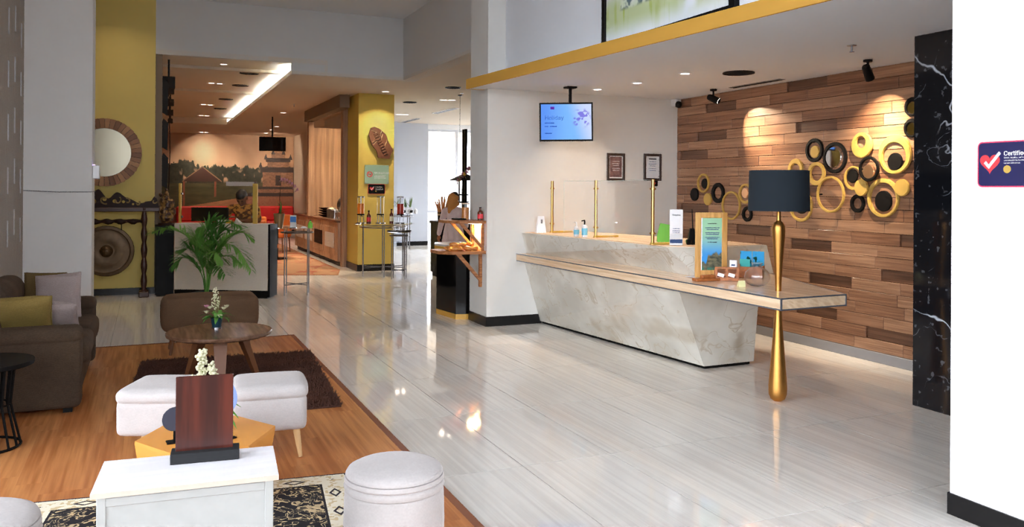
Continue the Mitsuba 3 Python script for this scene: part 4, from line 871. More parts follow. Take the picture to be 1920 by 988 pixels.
# white table
k = thing('white_console_table', 'white side table with white wood grain top at the lower left front', 'console table')
mat('m_edge_beige', srgb(196, 182, 168), 0.5); wa = math.radians(-4.5); wc = (0.150, 3.315)
add('tabletop', shift(cbox(0, 0, 0.590, 0.622, 0.362, 0.020, 0.002), wa, (*wc, 0)), 'm_white_wood', k)
add('edge_band', shift(cbox(0, -0.1815, 0.590, 0.622, 0.002, 0.018), wa, (*wc, 0)), 'm_edge_beige', k)
add('cabinet', shift(join([cbox(0, 0, 0.301, 0.58, 0.32, 0.557)]), wa, (*wc, 0)), 'm_white_panel', k)
for x in (-0.278, 0.278): add('stile', shift(cbox(x, -0.163, 0.301, 0.03, 0.008, 0.556, 0.002), wa, (*wc, 0)), 'm_white_panel', k)
add('top_rail', shift(cbox(0, -0.163, 0.559, 0.526, 0.008, 0.03, 0.002), wa, (*wc, 0)), 'm_white_panel', k)
k = thing('wooden_board_stand', 'dark red wooden board upright in a black foot on the white table', 'display board')
M_ = face((0.207, 3.40, 0.6005), 18) ; sk = np.eye(4)
add('board', put(cbox(0, 0.172, 0, 0.208, 0.30, 0.014, 0.002), M_), 'm_red_wood', k)
add('foot', put(cbox(0.004, 0.0195, 0, 0.248, 0.039, 0.085, 0.002), M_), 'm_black_matte', k)
# round poufs
def pouf(label, x, y):
    k = thing('round_pouf', label, 'pouf'); r = 0.214
    add('body', lathe([(0, 0.027), (r - 0.05, 0.027), (r - 0.012, 0.05), (r + 0.004, 0.10), (r + 0.006, 0.2), (r + 0.002, 0.33), (r - 0.004, 0.342), (0, 0.342)], 64, (x, y, 0)), 'm_grey_cloth', k, smooth=50)
    add('seat_band', lathe([(r - 0.03, 0.342), (r, 0.345), (r + 0.006, 0.36), (r, 0.373), (r - 0.006, 0.376), (r + 0.003, 0.385), (r, 0.402), (r - 0.03, 0.405)], 64, (x, y, 0)), 'm_grey_cloth', k, smooth=50)
    add('seat', lathe([(r - 0.02, 0.403), (r - 0.004, 0.405), (r - 0.002, 0.412), (r - 0.012, 0.428), (r - 0.04, 0.441), (r - 0.09, 0.45), (r - 0.16, 0.454), (0, 0.455)], 64, (x, y, 0)), 'm_grey_cloth', k, smooth=60)
    add('glide', lathe([(0, ZP + 0.0075), (r - 0.06, ZP + 0.0075), (r - 0.06, 0.03), (0, 0.03)], 32, (x, y, 0)), 'm_black', k)
pouf('light grey round pouf with seamed edge at the platform edge, nearest the tiled floor', 1.0, 3.53)
pouf('light grey round pouf cut off at the lower left corner, on the patterned rug', -0.575, 3.575)
# oriental rug
RC, RA = np.array([0.12, 3.74]), math.radians(-6.6); RW, RH = 1.62, 2.14
def rug_fn(p, n, uv):
    x, y = (uv.x - 0.5) * RW, (uv.y - 0.5) * RH
    ex, ey = RW / 2 - dr.abs(x), RH / 2 - dr.abs(y); e = dr.minimum(ex, ey)
    ax, ay = dr.abs(x), y
    w = fbm(ax * 9, ay * 9, 1.0, 3)
    f1 = dr.abs(noise(ax * 40 + w * 7, ay * 40 - w * 7, 3.0) - 0.5); f2 = dr.abs(noise(ax * 62, ay * 62, 7.0) - 0.5)
    motif = smoothstep(0.075, 0.04, f1); dots = smoothstep(0.78, 0.84, noise(ax * 40, ay * 40, 9.0))
    fl = smoothstep(0.045, 0.03, dr.sqrt(dr.square(ax - 0.36) + dr.square((dr.abs(ay) - 0.74) * 1.6)) - 0.02 * noise(ax * 60, ay * 60))
    field = mix(srgb(22, 20, 26), srgb(190, 168, 132), dr.clip(motif + 0.8 * dots, 0, 1)); field = mix(field, srgb(206, 176, 104), fl)
    cr = mix(srgb(222, 214, 192), srgb(196, 178, 140), smoothstep(0.6, 0.68, noise(x * 60, y * 60, 2.0)))
    lx = dr.select(ex < ey, y, x); q = dr.abs(lx / 0.26 - dr.round(lx / 0.26)) * 0.26; dd = q / 1.9 + dr.abs(e - 0.085)
    cr = dr.select((dd < 0.034) & (dd > 0.02), mi.Color3f(*srgb(40, 36, 44)), cr)
    c = dr.select(e < 0.145, cr, field); c = dr.select((e > 0.145) & (e < 0.157), mi.Color3f(*srgb(26, 22, 28)), c)
    return dr.select(e < 0.012, mi.Color3f(*srgb(34, 32, 48)), c)
mat('m_rug', proc(rug_fn), 0.95)
k = thing('oriental_rug', 'black and cream oriental rug with diamond border under the white table', 'rug')
q = mesh([[-RW / 2, -RH / 2, 0], [RW / 2, -RH / 2, 0], [RW / 2, RH / 2, 0], [-RW / 2, RH / 2, 0]], [[0, 1, 2], [0, 2, 3]])
scene[fresh(k + '__carpet')] = ply(shift(move(q, (0, 0, ZP + 0.0062)), RA, (*RC, 0)), 'm_rug', uv=np.array([[0, 0], [1, 0], [1, 1], [0, 1.0]]))
add('backing', shift(cbox(0, 0, ZP + 0.003, RW, RH, 0.006), RA, (*RC, 0)), 'm_black', k)
# vase with flowers on the round table
k = thing('table_bouquet', 'white and green bouquet in a dark teal pot on the round coffee table', 'bouquet'); vx, vy = 0.535, 7.32; mat('m_teal_pot', srgb(20, 46, 56), 0.2)
add('pot', lathe([(0, 0), (0.032, 0), (0.05, 0.09), (0.044, 0.09), (0.03, 0.01), (0, 0.01)], 24, (vx, vy, zt)), 'm_teal_pot', k, smooth=40)
add('base_ring', lathe([(0, 0), (0.04, 0), (0.04, 0.012), (0, 0.012)], 24, (vx, vy, zt)), 'm_chrome', k)
for i in range(18):
    a = 2 * math.pi * i / 18; z = zt + 0.09; L_ = 0.09 + 0.035 * ((i * 7) % 3)
    add('leaf', leaf((vx + 0.02 * math.cos(a), vy + 0.02 * math.sin(a), z), (vx + L_ * math.cos(a), vy + L_ * math.sin(a), z + 0.05 - 0.045 * ((i * 5) % 3)), 0.02, 0.025), 'm_leaf_dark' if i % 3 else 'm_leaf', k)
for (dx, dy, z, mt) in ((-0.085, 0, 0.13, 'm_petal_white'), (-0.06, -0.03, 0.17, 'm_petal_white'), (0.075, 0.0, 0.17, 'm_petal_white'), (0.05, -0.04, 0.16, 'm_petal_white'), (-0.085, -0.02, 0.18, 'm_petal_pink'), (0.02, -0.06, 0.10, 'm_cream')):
    add('flower', join([leaf((vx + dx, vy + dy, zt + z), (vx + dx + 0.034 * math.cos(b), vy + dy + 0.034 * math.sin(b), zt + z + 0.018), 0.016, 0.008) for b in np.arange(6) * 1.047]), mt, k)
add('stem', join([rod((vx, vy, zt + 0.08), (vx + d, vy, zt + 0.27), 0.003, n=5) for d in (-0.03, 0, 0.03)]), 'm_stem', k)
add('blossom', blossom_cluster([(vx - 0.01 + 0.03 * math.sin(i * 2.3) * (1 - i / 14), vy, zt + 0.18 + 0.013 * i) for i in range(12)], 0.006, 7, 9), 'm_petal_white', k)
# palm
pr = np.array([0.915, -0.403, 0]); pf = np.array([0.403, 0.915, 0])
k = thing('potted_palm', 'green potted palm with arching fronds between the bench and the host desk', 'potted plant')
pc = np.array([0.74, 11.95, 0.0])
add('pot', lathe([(0, 0), (0.15, 0), (0.19, 0.2), (0.195, 0.22), (0.175, 0.22), (0.165, 0.19), (0, 0.19)], 32, pc), 'm_teal_pot', k, smooth=40)
add('soil', lathe([(0, 0.185), (0.165, 0.185), (0.165, 0.195), (0, 0.2)], 24, pc), 'm_dark_wood', k)
fr = [[(-0.08, 0.0, .75), (-0.30, 0, 1.02), (-0.56, 0.05, 1.10), (-0.80, 0.1, 1.02)], [(0.02, .0, .80), (0.08, 0, 1.10), (0.30, -0.05, 1.20), (0.50, -0.1, 1.12)], [(0.05, 0, .60), (0.18, 0, .90), (0.45, -0.1, .86), (0.66, -0.15, .52)], [(0.0, .05, .7), (-0.05, 0.1, 1.0), (-0.02, .12, 1.16), (0.10, 0.15, 1.22)], [(0.06, 0, .5), (0.2, -.1, .72), (0.40, -.15, .74), (0.55, -.2, .62)], [(-0.05, 0, .45), (-0.16, -.08, .66), (-0.28, -.12, .72), (-0.38, -.15, .58)], [(0.05, .1, .6), (0.18, .2, .95), (0.38, .25, 1.05), (0.52, .28, .92)], [(-0.04, .1, .6), (-0.14, .2, .92), (-0.25, .25, 1.0), (-0.36, .28, .86)], [(0.03, -.05, .5), (0.10, -.2, .78), (0.22, -.28, .80), (0.34, -.32, .66)], [(-0.02, -.05, .5), (-0.08, -.15, .74), (-0.16, -.2, .84), (-0.24, -.25, .80)], [(0.02, -.04, .45), (0.05, -.1, .7), (0.1, -.16, .86), (0.16, -.2, .9)], [(0.04, -.02, .42), (0.12, -.1, .60), (0.24, -.2, .62), (0.36, -.3, .48)], [(-0.03, -.02, .5), (-0.07, -.08, .8), (-0.1, -.12, .98), (-0.1, -.16, 1.06)], [(0.03, .02, .6), (0.1, .02, .95), (0.22, .0, 1.08), (0.36, -.04, 1.06)]]
for fi, cps in enumerate(fr):
    P0 = np.vstack([[0.02 * math.sin(fi * 2), 0.02 * math.cos(fi * 2), 0.19]] + cps).astype(float); ts = np.linspace(0, 4, 44)
    C_ = np.stack([np.interp(ts, np.arange(5), P0[:, i]) for i in range(3)], 1)
    for _ in range(10): C_[1:-1] = (C_[:-2] + 2 * C_[1:-1] + C_[2:]) / 4
    W_ = pc + C_[:, :1] * pr + C_[:, 1:2] * pf + C_[:, 2:3] * np.array([0, 0, 1.0])
    ms = [tube(W_[::3], np.linspace(0.008, 0.002, len(W_[::3])), 5)]
    g_ = np.random.default_rng(100 + fi)
    for i in range(13, 43):
        t = W_[min(i + 1, 43)] - W_[i - 1]; t /= np.linalg.norm(t); sd = np.cross(t, [0, 0, 1.0]); sd /= np.linalg.norm(sd) + 1e-9
        L_ = 0.27 * math.sin(math.pi * (0.12 + 0.80 * (i - 13) / 30)) + 0.03
        for s_ in (-1, 1):
            d = t * 0.75 + sd * s_ * 0.8 + np.array([0, 0, 0.12 - 0.5 * g_.random()]) + pr * 0.1 * g_.normal(); d /= np.linalg.norm(d)
            ms.append(leaf(W_[i], W_[i] + d * L_, 0.014, 0.015, 4))
    add('frond', join(ms), 'm_leaf' if fi % 2 == 0 else 'm_leaf_dark', k)
# things on the left column
k = thing('wall_router', 'small white device on the side of the left white column with a violet light', 'router')
add('housing', box(-0.576, -0.50, 10.47, 10.60, 1.735, 1.89, 0.008), 'm_white_gloss', k)
scene[fresh(k + '__led')] = glow(box(-0.57, -0.55, 10.50, 10.56, 1.891, 1.896), 6, (0.35, 0.2, 1.0))
k = thing('column_cable', 'thin cable strung around the left white column', 'cable'); add('cord', tube([(-1.25, 10.444, 1.60), (-0.9, 10.444, 1.585), (-0.57, 10.444, 1.588), (-0.57, 10.95, 1.59)], 0.005, 6), 'm_grey_skirt', k)
# ------------------------------------------------------------------ gong corner and host desk
YW = YB - 0.01
k = thing('round_mirror', 'round mirror with striped wooden ring frame on the yellow wall above the gong', 'mirror')
Mm = frame_m([1, 0, 0], [0, 0, 1], [-0.60, YW, 2.165])
add('glass', put(lathe([(0, 0), (0.372, 0), (0.372, 0.012), (0, 0.012)], 48), Mm), 'm_mirror_soft', k) if mat('m_mirror_soft', srgb(176, 168, 146), 0.3, 0.6) else None
fr_ = add('frame', put(lathe([(0.365, 0), (0.51, 0), (0.51, 0.02), (0.365, 0.02), (0.365, 0)], 64), Mm), 'm_dark_wood', k)
mat('m_seg_a', srgb(146, 100, 62), 0.5); mat('m_seg_b', srgb(122, 78, 46), 0.5); mat('m_seg_c', srgb(166, 120, 78), 0.5)
for i in range(40):
    a0, a1 = 2 * math.pi * i / 40 + 0.006, 2 * math.pi * (i + 1) / 40 - 0.006
    pts = [(r * math.cos(a), r * math.sin(a)) for r, a in ((0.368, a0), (0.512, a0), (0.516, (a0 + a1) / 2), (0.512, a1), (0.368, a1))]
    add('segment', put(hull([(x, y, z) for x, y in pts for z in (0.018, 0.045 - 0.004 * (i % 3))]), Mm), ['m_seg_a', 'm_seg_b', 'm_seg_a', 'm_seg_c'][(i * 7) % 4], fr_)
mat('m_bronze', proc(lambda p, n, uv: mix(srgb(66, 50, 34), srgb(100, 78, 52), fbm(p.x * 14, p.z * 14, p.y, 3))), 0.4, 0.6)
k = thing('gong_stand', 'carved dark wooden gong stand in front of the yellow wall', 'gong stand')
yg = 13.62
for x in (-1.12, -0.045):
    post = [(0.045, 0), (0.045, .06)] ; z_ = 0.06
    prof = [(0, 0), (0.06, 0), (0.06, 0.09), (0.036, 0.10)]
    for j in range(5): zz = 0.12 + 0.235 * j; prof += [(0.03, zz), (0.042, zz + 0.06), (0.046, zz + 0.11), (0.038, zz + 0.17), (0.028, zz + 0.215)]
    prof += [(0.045, 1.30), (0.045, 1.335), (0, 1.335)]
    add('post', lathe(prof, 16, (x, yg, 0)), 'm_red_black', k, smooth=50); add('post_base', cbox(x, yg, 0.04, 0.14, 0.3, 0.08, 0.01), 'm_red_black', k)
add('top_rail', box(-1.30, 0.17, yg - 0.04, yg + 0.04, 1.275, 1.335, 0.008), 'm_red_black', k)
add('gong_bar', tube([(x, yg, 1.13 + 0.006 * math.sin(x * 40)) for x in np.linspace(-1.10, -0.07, 30)], [0.034 + 0.012 * math.sin(i * 1.3) for i in range(30)], 10), 'm_dark_wood', k, smooth=50)
crest = Polygon([(-1.30, 0)] + [(x, 0.05 + 0.19 * math.exp(-((x + 0.585) / 0.42) ** 2) * (0.86 + 0.22 * math.sin(x * 26)) + 0.035 * math.sin(x * 17 + 1)) for x in np.linspace(-1.28, -0.02, 50)] + [(0.05, 0.10), (0.09, 0.17), (0.13, 0.13), (0.16, 0.0)]).buffer(0)
holes = [Point(x, z).buffer(r) for x, z, r in ((-0.585, 0.13, 0.03), (-0.45, 0.10, 0.028), (-0.72, 0.10, 0.028), (-0.33, 0.09, 0.022), (-0.86, 0.08, 0.02), (-0.2, 0.055, 0.016))]
for h_ in holes: crest = crest.difference(h_)
cr = extrude_polygon(crest, 0.05, engine='earcut'); add('crest', put(move(cr, (0, 0, -0.025)), frame_m([1, 0, 0], [0, 0, 1], [0, yg, 1.333])), 'm_dark_wood', k)
mat('m_old_gold', srgb(120, 96, 50), 0.45, 0.3)
[add('crest_carving', put(tube([(cx_ + r * t * math.cos(a0 + 5.2 * t), 1.40 + cz_ + r * t * math.sin(a0 + 5.2 * t), 0) for t in np.linspace(0.15, 1, 14)], 0.012, 6), frame_m([1, 0, 0], [0, 0, 1], [0, yg - 0.028, 0])), 'm_old_gold', k) for (cx_, cz_, r, a0) in ((-0.585, 0.06, 0.075, 0), (-0.42, 0.04, 0.065, 2), (-0.76, 0.04, 0.065, 1), (-0.28, 0.03, 0.05, 3), (-0.9, 0.03, 0.05, 4), (-0.14, 0.0, 0.04, 2), (0.09, 0.03, 0.04, 1))]
k = thing('gong', 'large bronze gong with raised centre hanging in the carved wooden stand', 'gong')
add('disc', put(lathe([(0, -0.05), (0.33, -0.03), (0.375, -0.06), (0.378, -0.02), (0.37, 0.0), (0.33, 0.008), (0.31, -0.004), (0.23, 0.004), (0.215, 0.012), (0.14, 0.010), (0.125, 0.002), (0.09, 0.004), (0.075, 0.02), (0.058, 0.05), (0.03, 0.066), (0, 0.07)][::1], 56), frame_m([1, 0, 0], [0, 0, 1], [-0.555, yg + 0.02, 0.69])), 'm_bronze', k, smooth=40)
add('rope', join([rod((-0.555 + dx, yg, 1.0), (-0.555 + dx, yg, 1.16), 0.007, n=6) for dx in (-0.2, 0.2)]), 'm_black', k)
k = thing('black_pedestal', 'black cabinet beside the yellow wall carrying the carved statue', 'cabinet')
add('body', box(0.11, 0.37, 13.50, 13.92, 0.03, 1.04, 0.004), 'm_black', k); add('plinth', box(0.13, 0.35, 13.52, 13.9, 0, 0.03), 'm_black_matte', k); add('top', box(0.105, 0.375, 13.49, 13.93, 1.04, 1.065, 0.004), 'm_black', k)
k = thing('carved_statue', 'brown and gold carved wooden statue on the black cabinet next to the glass screen', 'statue')
sx_, sy_ = 0.265, 13.76; mat('m_carved', proc(lambda p, n, uv: mix(srgb(60, 36, 26), srgb(150, 112, 62), smoothstep(0.4, 0.65, fbm(p.x * 26, p.z * 26, p.y * 26, 3)))), 0.45)
bl = []
for (x, z, r, ry) in ((0, 0.07, 0.10, 0.08), (-.02, .15, .085, .07), (.02, .24, .09, .07), (-.05, .30, .05, .04), (.07, .28, .05, .04), (0, .34, .055, .05), (-.09, .18, .045, .04), (.09, .14, .05, .04), (0, .42, .035, .03), (-.08, .40, .03, .03), (.0, .48, .02, .02)):
    m = trimesh.creation.icosphere(3, 1.0); m.vertices = m.vertices * [r, ry, r * 1.1] ; m.vertices += m.vertices * 0.35 * (meshkit.noise(m.vertices * 38)[:, None] - 0.5); m.apply_translation([sx_ + x, sy_, 1.125 + z]); bl.append(m)
add('figure', join(bl), 'm_carved', k, smooth=True); add('base', lathe([(0, 0), (0.12, 0), (0.11, 0.03), (0, 0.03)], 24, (sx_, sy_, 1.0655)), 'm_dark_wood', k)
k = thing('carved_totem', 'tall narrow black carved wall panel at the edge of the yellow wall', 'wall carving')
for i, (z0, z1) in enumerate(((1.62, 2.18), (2.22, 2.72), (2.76, 3.34))):
    add('panel', hull([(0.20, 13.97, z0 + .05), (0.20, 14.05, z0 + .05), (0.275, 13.98, z0), (0.275, 14.04, z0), (0.20, 13.97, z1 - .05), (0.20, 14.05, z1 - .05), (0.29, 13.98, z1 - .08), (0.29, 14.04, z1 - .08), (0.22, 14.0, z1)]), 'm_black_matte', k)
add('rod', tube([(0.30, 14.0, 1.6), (0.315, 14.0, 2.2), (0.30, 14.0, 2.9), (0.28, 14.0, 3.35)], 0.008, 6), 'm_dark_wood', k)

# host desk (faces the camera)
dL, dR = np.array([0.369, 13.365, 0]), np.array([1.633, 12.686, 0]); dd = (dR - dL) / np.linalg.norm(dR - dL); dn = np.array([dd[1], -dd[0], 0])
WD = np.linalg.norm(dR - dL); MD = frame_m(dd, [0, 0, 1], dL)      # x along the front, y up, z towards the viewer
cloth('m_laminate', (196, 186, 172), (210, 200, 186), 60, 0.0)
D = thing('host_desk', 'beige fronted host desk with black sides and plinth behind the palm', 'desk')
add('front_panel', put(box(0, WD, 0.115, 1.105, -0.03, 0, 0.004), MD), 'm_laminate', D)
add('plinth', put(box(0.005, WD - 0.005, 0, 0.115, -0.30, -0.012), MD), 'm_black', D)
add('side_panel', put(box(-0.012, 0.012, 0, 1.10, -0.32, -0.03), MD), 'm_black', D); add('side_panel', put(box(WD - 0.012, WD + 0.03, 0.02, 1.10, -0.32, -0.02), MD), 'm_black', D)
add('top', put(box(0, WD, 1.09, 1.105, -0.31, -0.03), MD), 'm_laminate', D); add('work_surface', put(box(0.02, WD - 0.02, 0.74, 0.77, -0.32, -0.03), MD), 'm_laminate', D)
G = thing('desk_glass_screen', 'glass screen between two gold posts standing on the host desk', 'screen')
for x, w in ((0.03, 0.035), (1.175, 0.07)): 
    p_ = add('post', put(cbox(x + w / 2, 1.405, -0.08, w, 0.60, 0.035, 0.004), MD), 'm_gold_satin', G)
    for y in (1.2, 1.55): add('clip', put(cbox(x + w + 0.012 if x < .5 else x - 0.012, y, -0.08, 0.024, 0.03, 0.03, 0.003), MD), 'm_chrome', p_)
add('pane', put(mesh([[0.09, 1.13, -0.08], [1.16, 1.13, -0.08], [1.16, 1.70, -0.08], [0.09, 1.70, -0.08]], [[0, 1, 2], [0, 2, 3]]), MD), 'm_pane', G)
k = thing('computer_monitor', 'black computer monitor seen from behind on the host desk', 'monitor'); add('screen_back', put(box(0.14, 0.72, 1.13, 1.34, -0.28, -0.24, 0.008), MD), 'm_black', k); add('stand', put(join([box(0.4, 0.46, 1.105, 1.2, -0.29, -0.27), box(0.32, 0.54, 1.105, 1.115, -0.34, -0.20)]), MD), 'm_black', k)
k = thing('tissue_box', 'small white and blue box on the host desk', 'box'); add('carton', put(box(0.60, 0.72, 1.105, 1.155, -0.24, -0.13, 0.003), MD), 'm_paper', k); add('band', put(box(0.598, 0.722, 1.108, 1.13, -0.242, -0.128), MD), 'm_ink_blue', k)
mat('m_yellow_box', srgb(214, 170, 50), 0.5)
k = thing('yellow_box', 'small yellow box on the host desk in front of the man', 'box'); add('carton', put(box(0.735, 0.80, 1.105, 1.15, -0.20, -0.13, 0.003), MD), 'm_yellow_box', k); add('lid', put(box(0.733, 0.802, 1.15, 1.157, -0.202, -0.128), MD), 'm_cream', k)

# ------------------------------------------------------------------ mural, seating at the back
def SX(u): return 0.462 + (u - 305) * 0.0181
def SZ(v): return 1.65 + (353.5 - v) * 0.0186
def mural_fn(p, n, uv):
    u = (p.x - 0.462) / 0.0181 + 305; v = 353.5 - (p.z - 1.65) / 0.0186
    sk = mix(srgb(176, 142, 114), srgb(214, 178, 146), smoothstep(258, 320, v))
    tr = 300 + 24 * noise(u * 0.045) + 10 * noise(u * 0.22) + 5 * noise(u * 0.8) - 6 * smoothstep(420, 300, u)
    gaps = smoothstep(0.60, 0.75, fbm(u * 0.11, v * 0.05, 3.0, 3)) * smoothstep(316, 330, v) * smoothstep(348, 336, v)
    tree = mix(srgb(22, 28, 22), srgb(52, 54, 38), fbm(u * 0.2, v * 0.2, 1.0, 3)); tree = mix(tree, sk, 0.7 * gaps)
    c = dr.select(v > tr, tree, sk)
    gr = mix(srgb(40, 46, 26), srgb(78, 72, 42), fbm(u * 0.05, v * 0.2, 6.0, 3)); c = dr.select(v > 346 - 0.008 * (u - 400), gr, c)
    path = v - (394 - 0.16 * (u - 320)); c = dr.select((path > 0) & (v > 352), mix(srgb(136, 94, 64), srgb(166, 122, 86), fbm(u * 0.1, v * 0.4, 2.0, 2)), c)
    lake = (v > 343) & (v < 351) & (u > 420) & (u < 478); c = dr.select(lake, mi.Color3f(*srgb(116, 122, 132)), c)
    roof = (v > 315 + 0.78 * dr.abs(u - 376)) & (v < 343) ; c = dr.select(roof & (dr.abs(u - 376) < 36), mi.Color3f(*srgb(58, 32, 26)), c)
    ridge = dr.abs(v - (315 + 0.78 * dr.abs(u - 376))) < 1.2; c = dr.select(ridge & (dr.abs(u - 376) < 36), mi.Color3f(*srgb(120, 92, 66)), c)
    for (a, b, t, d) in ((341, 345, 343, 405), (398, 402, 343, 372)): c = dr.select((u > a) & (u < b) & (v > t) & (v < d), mi.Color3f(*srgb(120, 66, 46)), c)
    stone_a = mix(srgb(92, 64, 50), srgb(150, 110, 84), fbm(u * 0.3, v * 0.5, 8.0, 3)); dark = mi.Color3f(*srgb(48, 36, 34)); au = dr.abs(u - 519)
    for (w, t, d, col) in ((13, 285, 296, 0), (24, 296, 304, 1), (21, 304, 314, 0), (34, 314, 324, 1), (30, 324, 352, 0), (44, 352, 357, 1), (40, 357, 364, 0), (58, 364, 371, 1), (70, 371, 390, 2)):
        cc = [stone_a, dark, mix(stone_a, srgb(140, 84, 62), 0.5)][col]; c = dr.select((au < w) & (v > t) & (v <= d), cc, c)
    for (o, t) in ((24, 288), (34, 304), (44, 338), (10, 278)): c = dr.select((dr.abs(au - o) < 0.35 * (v - t)) & (v > t) & (v < t + 11), dark, c)
    c = dr.select((au < 5) & (v > 330) & (v < 350), dark, c)
    return dr.select(v > 392, mix(c, srgb(150, 66, 48), 0.6), c)
mat('m_mural', proc(mural_fn), 0.6)
k = thing('landscape_mural', 'wall mural of a stone temple, hut and tree line at dusk on the far wall', 'mural'); add('print', box(0.17, 4.88, 30.93, 30.97, 0.4, ZLOW - 0.01), 'm_mural', k)
mat('m_red_seat', srgb(196, 40, 40), 0.6); mat('m_orange_seat', srgb(206, 110, 48), 0.6)
k = thing('red_banquette', 'long bright red banquette seat under the landscape mural', 'banquette')
add('seat', box(0.9, 4.85, 30.1, 30.8, 0.15, 0.46, 0.05), 'm_red_seat', k); add('backrest', box(0.9, 4.85, 30.62, 30.86, 0.46, 0.98, 0.05), 'm_red_seat', k); add('plinth', box(1.0, 4.8, 30.2, 30.8, 0, 0.15), 'm_black', k)
def dining_chair(label, x, y, ang):
    k = thing('dining_chair', label, 'chair')
    f_ = lambda m: shift(m, ang, (x, y, 0))
    add('seat', f_(rounded(0, 0, 0.44, 0.48, 0.48, 0.12, 0.05, 3)), 'm_orange_seat', k, smooth=True); add('backrest', f_(rounded(0, 0.23, 0.70, 0.48, 0.10, 0.52, 0.045, 3)), 'm_orange_seat', k, smooth=True)
    for sx in (-1, 1):
        for sy in (-1, 1): add('leg', f_(rod((sx * 0.19, sy * 0.19, 0.4), (sx * 0.21, sy * 0.21, 0.009), 0.018, 0.012, 8)), 'm_walnut_leg', k)
for (x, y, a, lab) in [(2.16, 17.6, 0.5, 'orange upholstered dining chair just right of the host desk'), (2.55, 20.6, 2.4, 'orange upholstered dining chair behind the copper vase'), (3.05, 21.6, -0.6, 'orange upholstered dining chair by the far end of the wooden buffet'), (2.65, 24.2, 0.2, 'orange upholstered dining chair farthest back before the red banquette')]: dining_chair(lab, x, y, a)
def dining_table(label, x, y):
    k = thing('dining_table', label, 'table'); add('tabletop', cbox(x, y, 0.745, 0.75, 0.75, 0.035, 0.005), 'm_walnut', k); add('pedestal', rod((x, y, 0.04), (x, y, 0.73), 0.04), 'm_black', k); add('foot', lathe([(0, 0), (0.25, 0), (0.25, 0.02), (0.05, 0.035), (0, 0.035)], 24, (x, y, 0.009)), 'm_black', k)
dining_table('square brown dining table among the orange chairs', 2.72, 19.6); dining_table('square brown dining table in front of the red banquette', 2.2, 26.6)
def carpet_fn(p, n, uv):
    w = fbm(p.x * 1.5, p.y * 1.5, 2.0, 3); s_ = dr.abs(fbm(p.x * 2.2 + w * 2, p.y * 2.2, 5.0, 3) - 0.5)
    return mix(mix(srgb(150, 110, 80), srgb(176, 134, 100), w), srgb(150, 72, 54), 0.8 * smoothstep(0.06, 0.02, s_))
mat('m_carpet', proc(carpet_fn), 0.85)
k = thing('restaurant_carpet', 'orange brown carpet with red scrolls on the restaurant floor', 'carpet'); add('carpet', prism([(1.9, 16.1), (3.3, 15.6), (3.55, 16.6), (3.55, 29.8), (0.4, 29.8), (0.4, 17.0)], 0.0, 0.008), 'm_carpet', k)

# ------------------------------------------------------------------ yellow column and buffet
struct('wall_column_yellow', box(3.81, 4.535, 16.2, 17.15, 0, ZLOW), 'm_yellow_col'); struct('baseboard_column', box(3.795, 4.55, 16.185, 17.16, 0, 0.13), 'm_black_skirt')
k = thing('carved_leaf_panel', 'brown leaf shaped carving with pale ribs hanging on the yellow column', 'wall carving')
mat('m_carve', srgb(82, 46, 28), 0.5); mat('m_carve_pale', srgb(196, 164, 124), 0.6)
Ml = frame_m([1, 0, 0], [0, 0, 1], [4.24, 16.19, 2.55]) @ trimesh.transformations.rotation_matrix(math.radians(27), [0, 0, 1])
lp = Polygon([(-0.03, .34), (-.13, .24), (-.16, .05), (-.13, -.12), (-.16, -.24), (-.06, -.30), (0.02, -.35), (.10, -.28), (.16, -.24), (.15, -.05), (.17, .10), (.10, .26), (.03, .33)]).buffer(0.01)
add('body', put(extrude_polygon(lp, 0.045, engine='earcut'), Ml), 'm_carve', k)
for i in range(9): y = 0.2 - 0.055 * i; add('scale', put(rounded(0.0, y, 0.045, 0.10, 0.04, 0.03, 0.012, 2), Ml), 'm_carve', k, smooth=True)
for (x0_, y0_, x1_, y1_) in ((-.15, .08, -.05, .10), (-.15, .03, -.05, .06), (.05, .12, .14, .22), (.05, -.10, .15, .0), (-.06, .30, .02, .22), (.04, .05, .12, .14)): add('rib', put(rod((x0_, y0_, .048), (x1_, y1_, .048), 0.007, n=6), Ml), 'm_carve_pale', k)
mat('m_acrylic', srgb(150, 178, 160), 0.15)
k = thing('no_smoking_sign', 'greenish acrylic sign with a red no smoking symbol on the yellow column', 'sign')
Ma = frame_m([1, 0, 0], [0, 0, 1], [3.935, 16.19, 1.735]); add('plate', put(box(0, .49, 0, .375, 0, .012, .002), Ma), 'm_acrylic', k)
add('prohibition_ring', put(move(ring_m(0.042, 0.058, 0.003, 28), (0.10, 0.19, 0.012)), Ma), 'm_red', k); add('prohibition_bar', put(rot(cbox(0.10, 0.19, 0.0135, 0.10, 0.013, 0.003), -0.78, [0, 0, 1], (0.10, 0.19, 0.0135)), Ma), 'm_red', k); add('cigarette', put(cbox(0.10, 0.19, 0.013, 0.06, 0.012, 0.002), Ma), 'm_ink', k)
text(k, 'NO SMOKING', 0.034, Ma @ trimesh.transformations.translation_matrix([0.19, 0.20, 0.012]), 'm_upper_wall', True)
for i, (y, w) in enumerate(((0.165, .24), (0.14, .22), (0.115, .24))): add('text_line', put(cbox(0.19 + w / 2, y, 0.013, w, 0.01, 0.002), Ma), 'm_upper_wall', k)
for x in (0.02, 0.47):
    for y in (0.02, 0.355): add('screw', put(move(lathe([(0, 0), (0.009, 0), (0.009, 0.006), (0, 0.006)], 10), (x, y, 0.012)), Ma), 'm_chrome', k)
k = thing('certified_plaque', 'small black plaque with a red heart and the word Certified on the yellow column', 'sign')
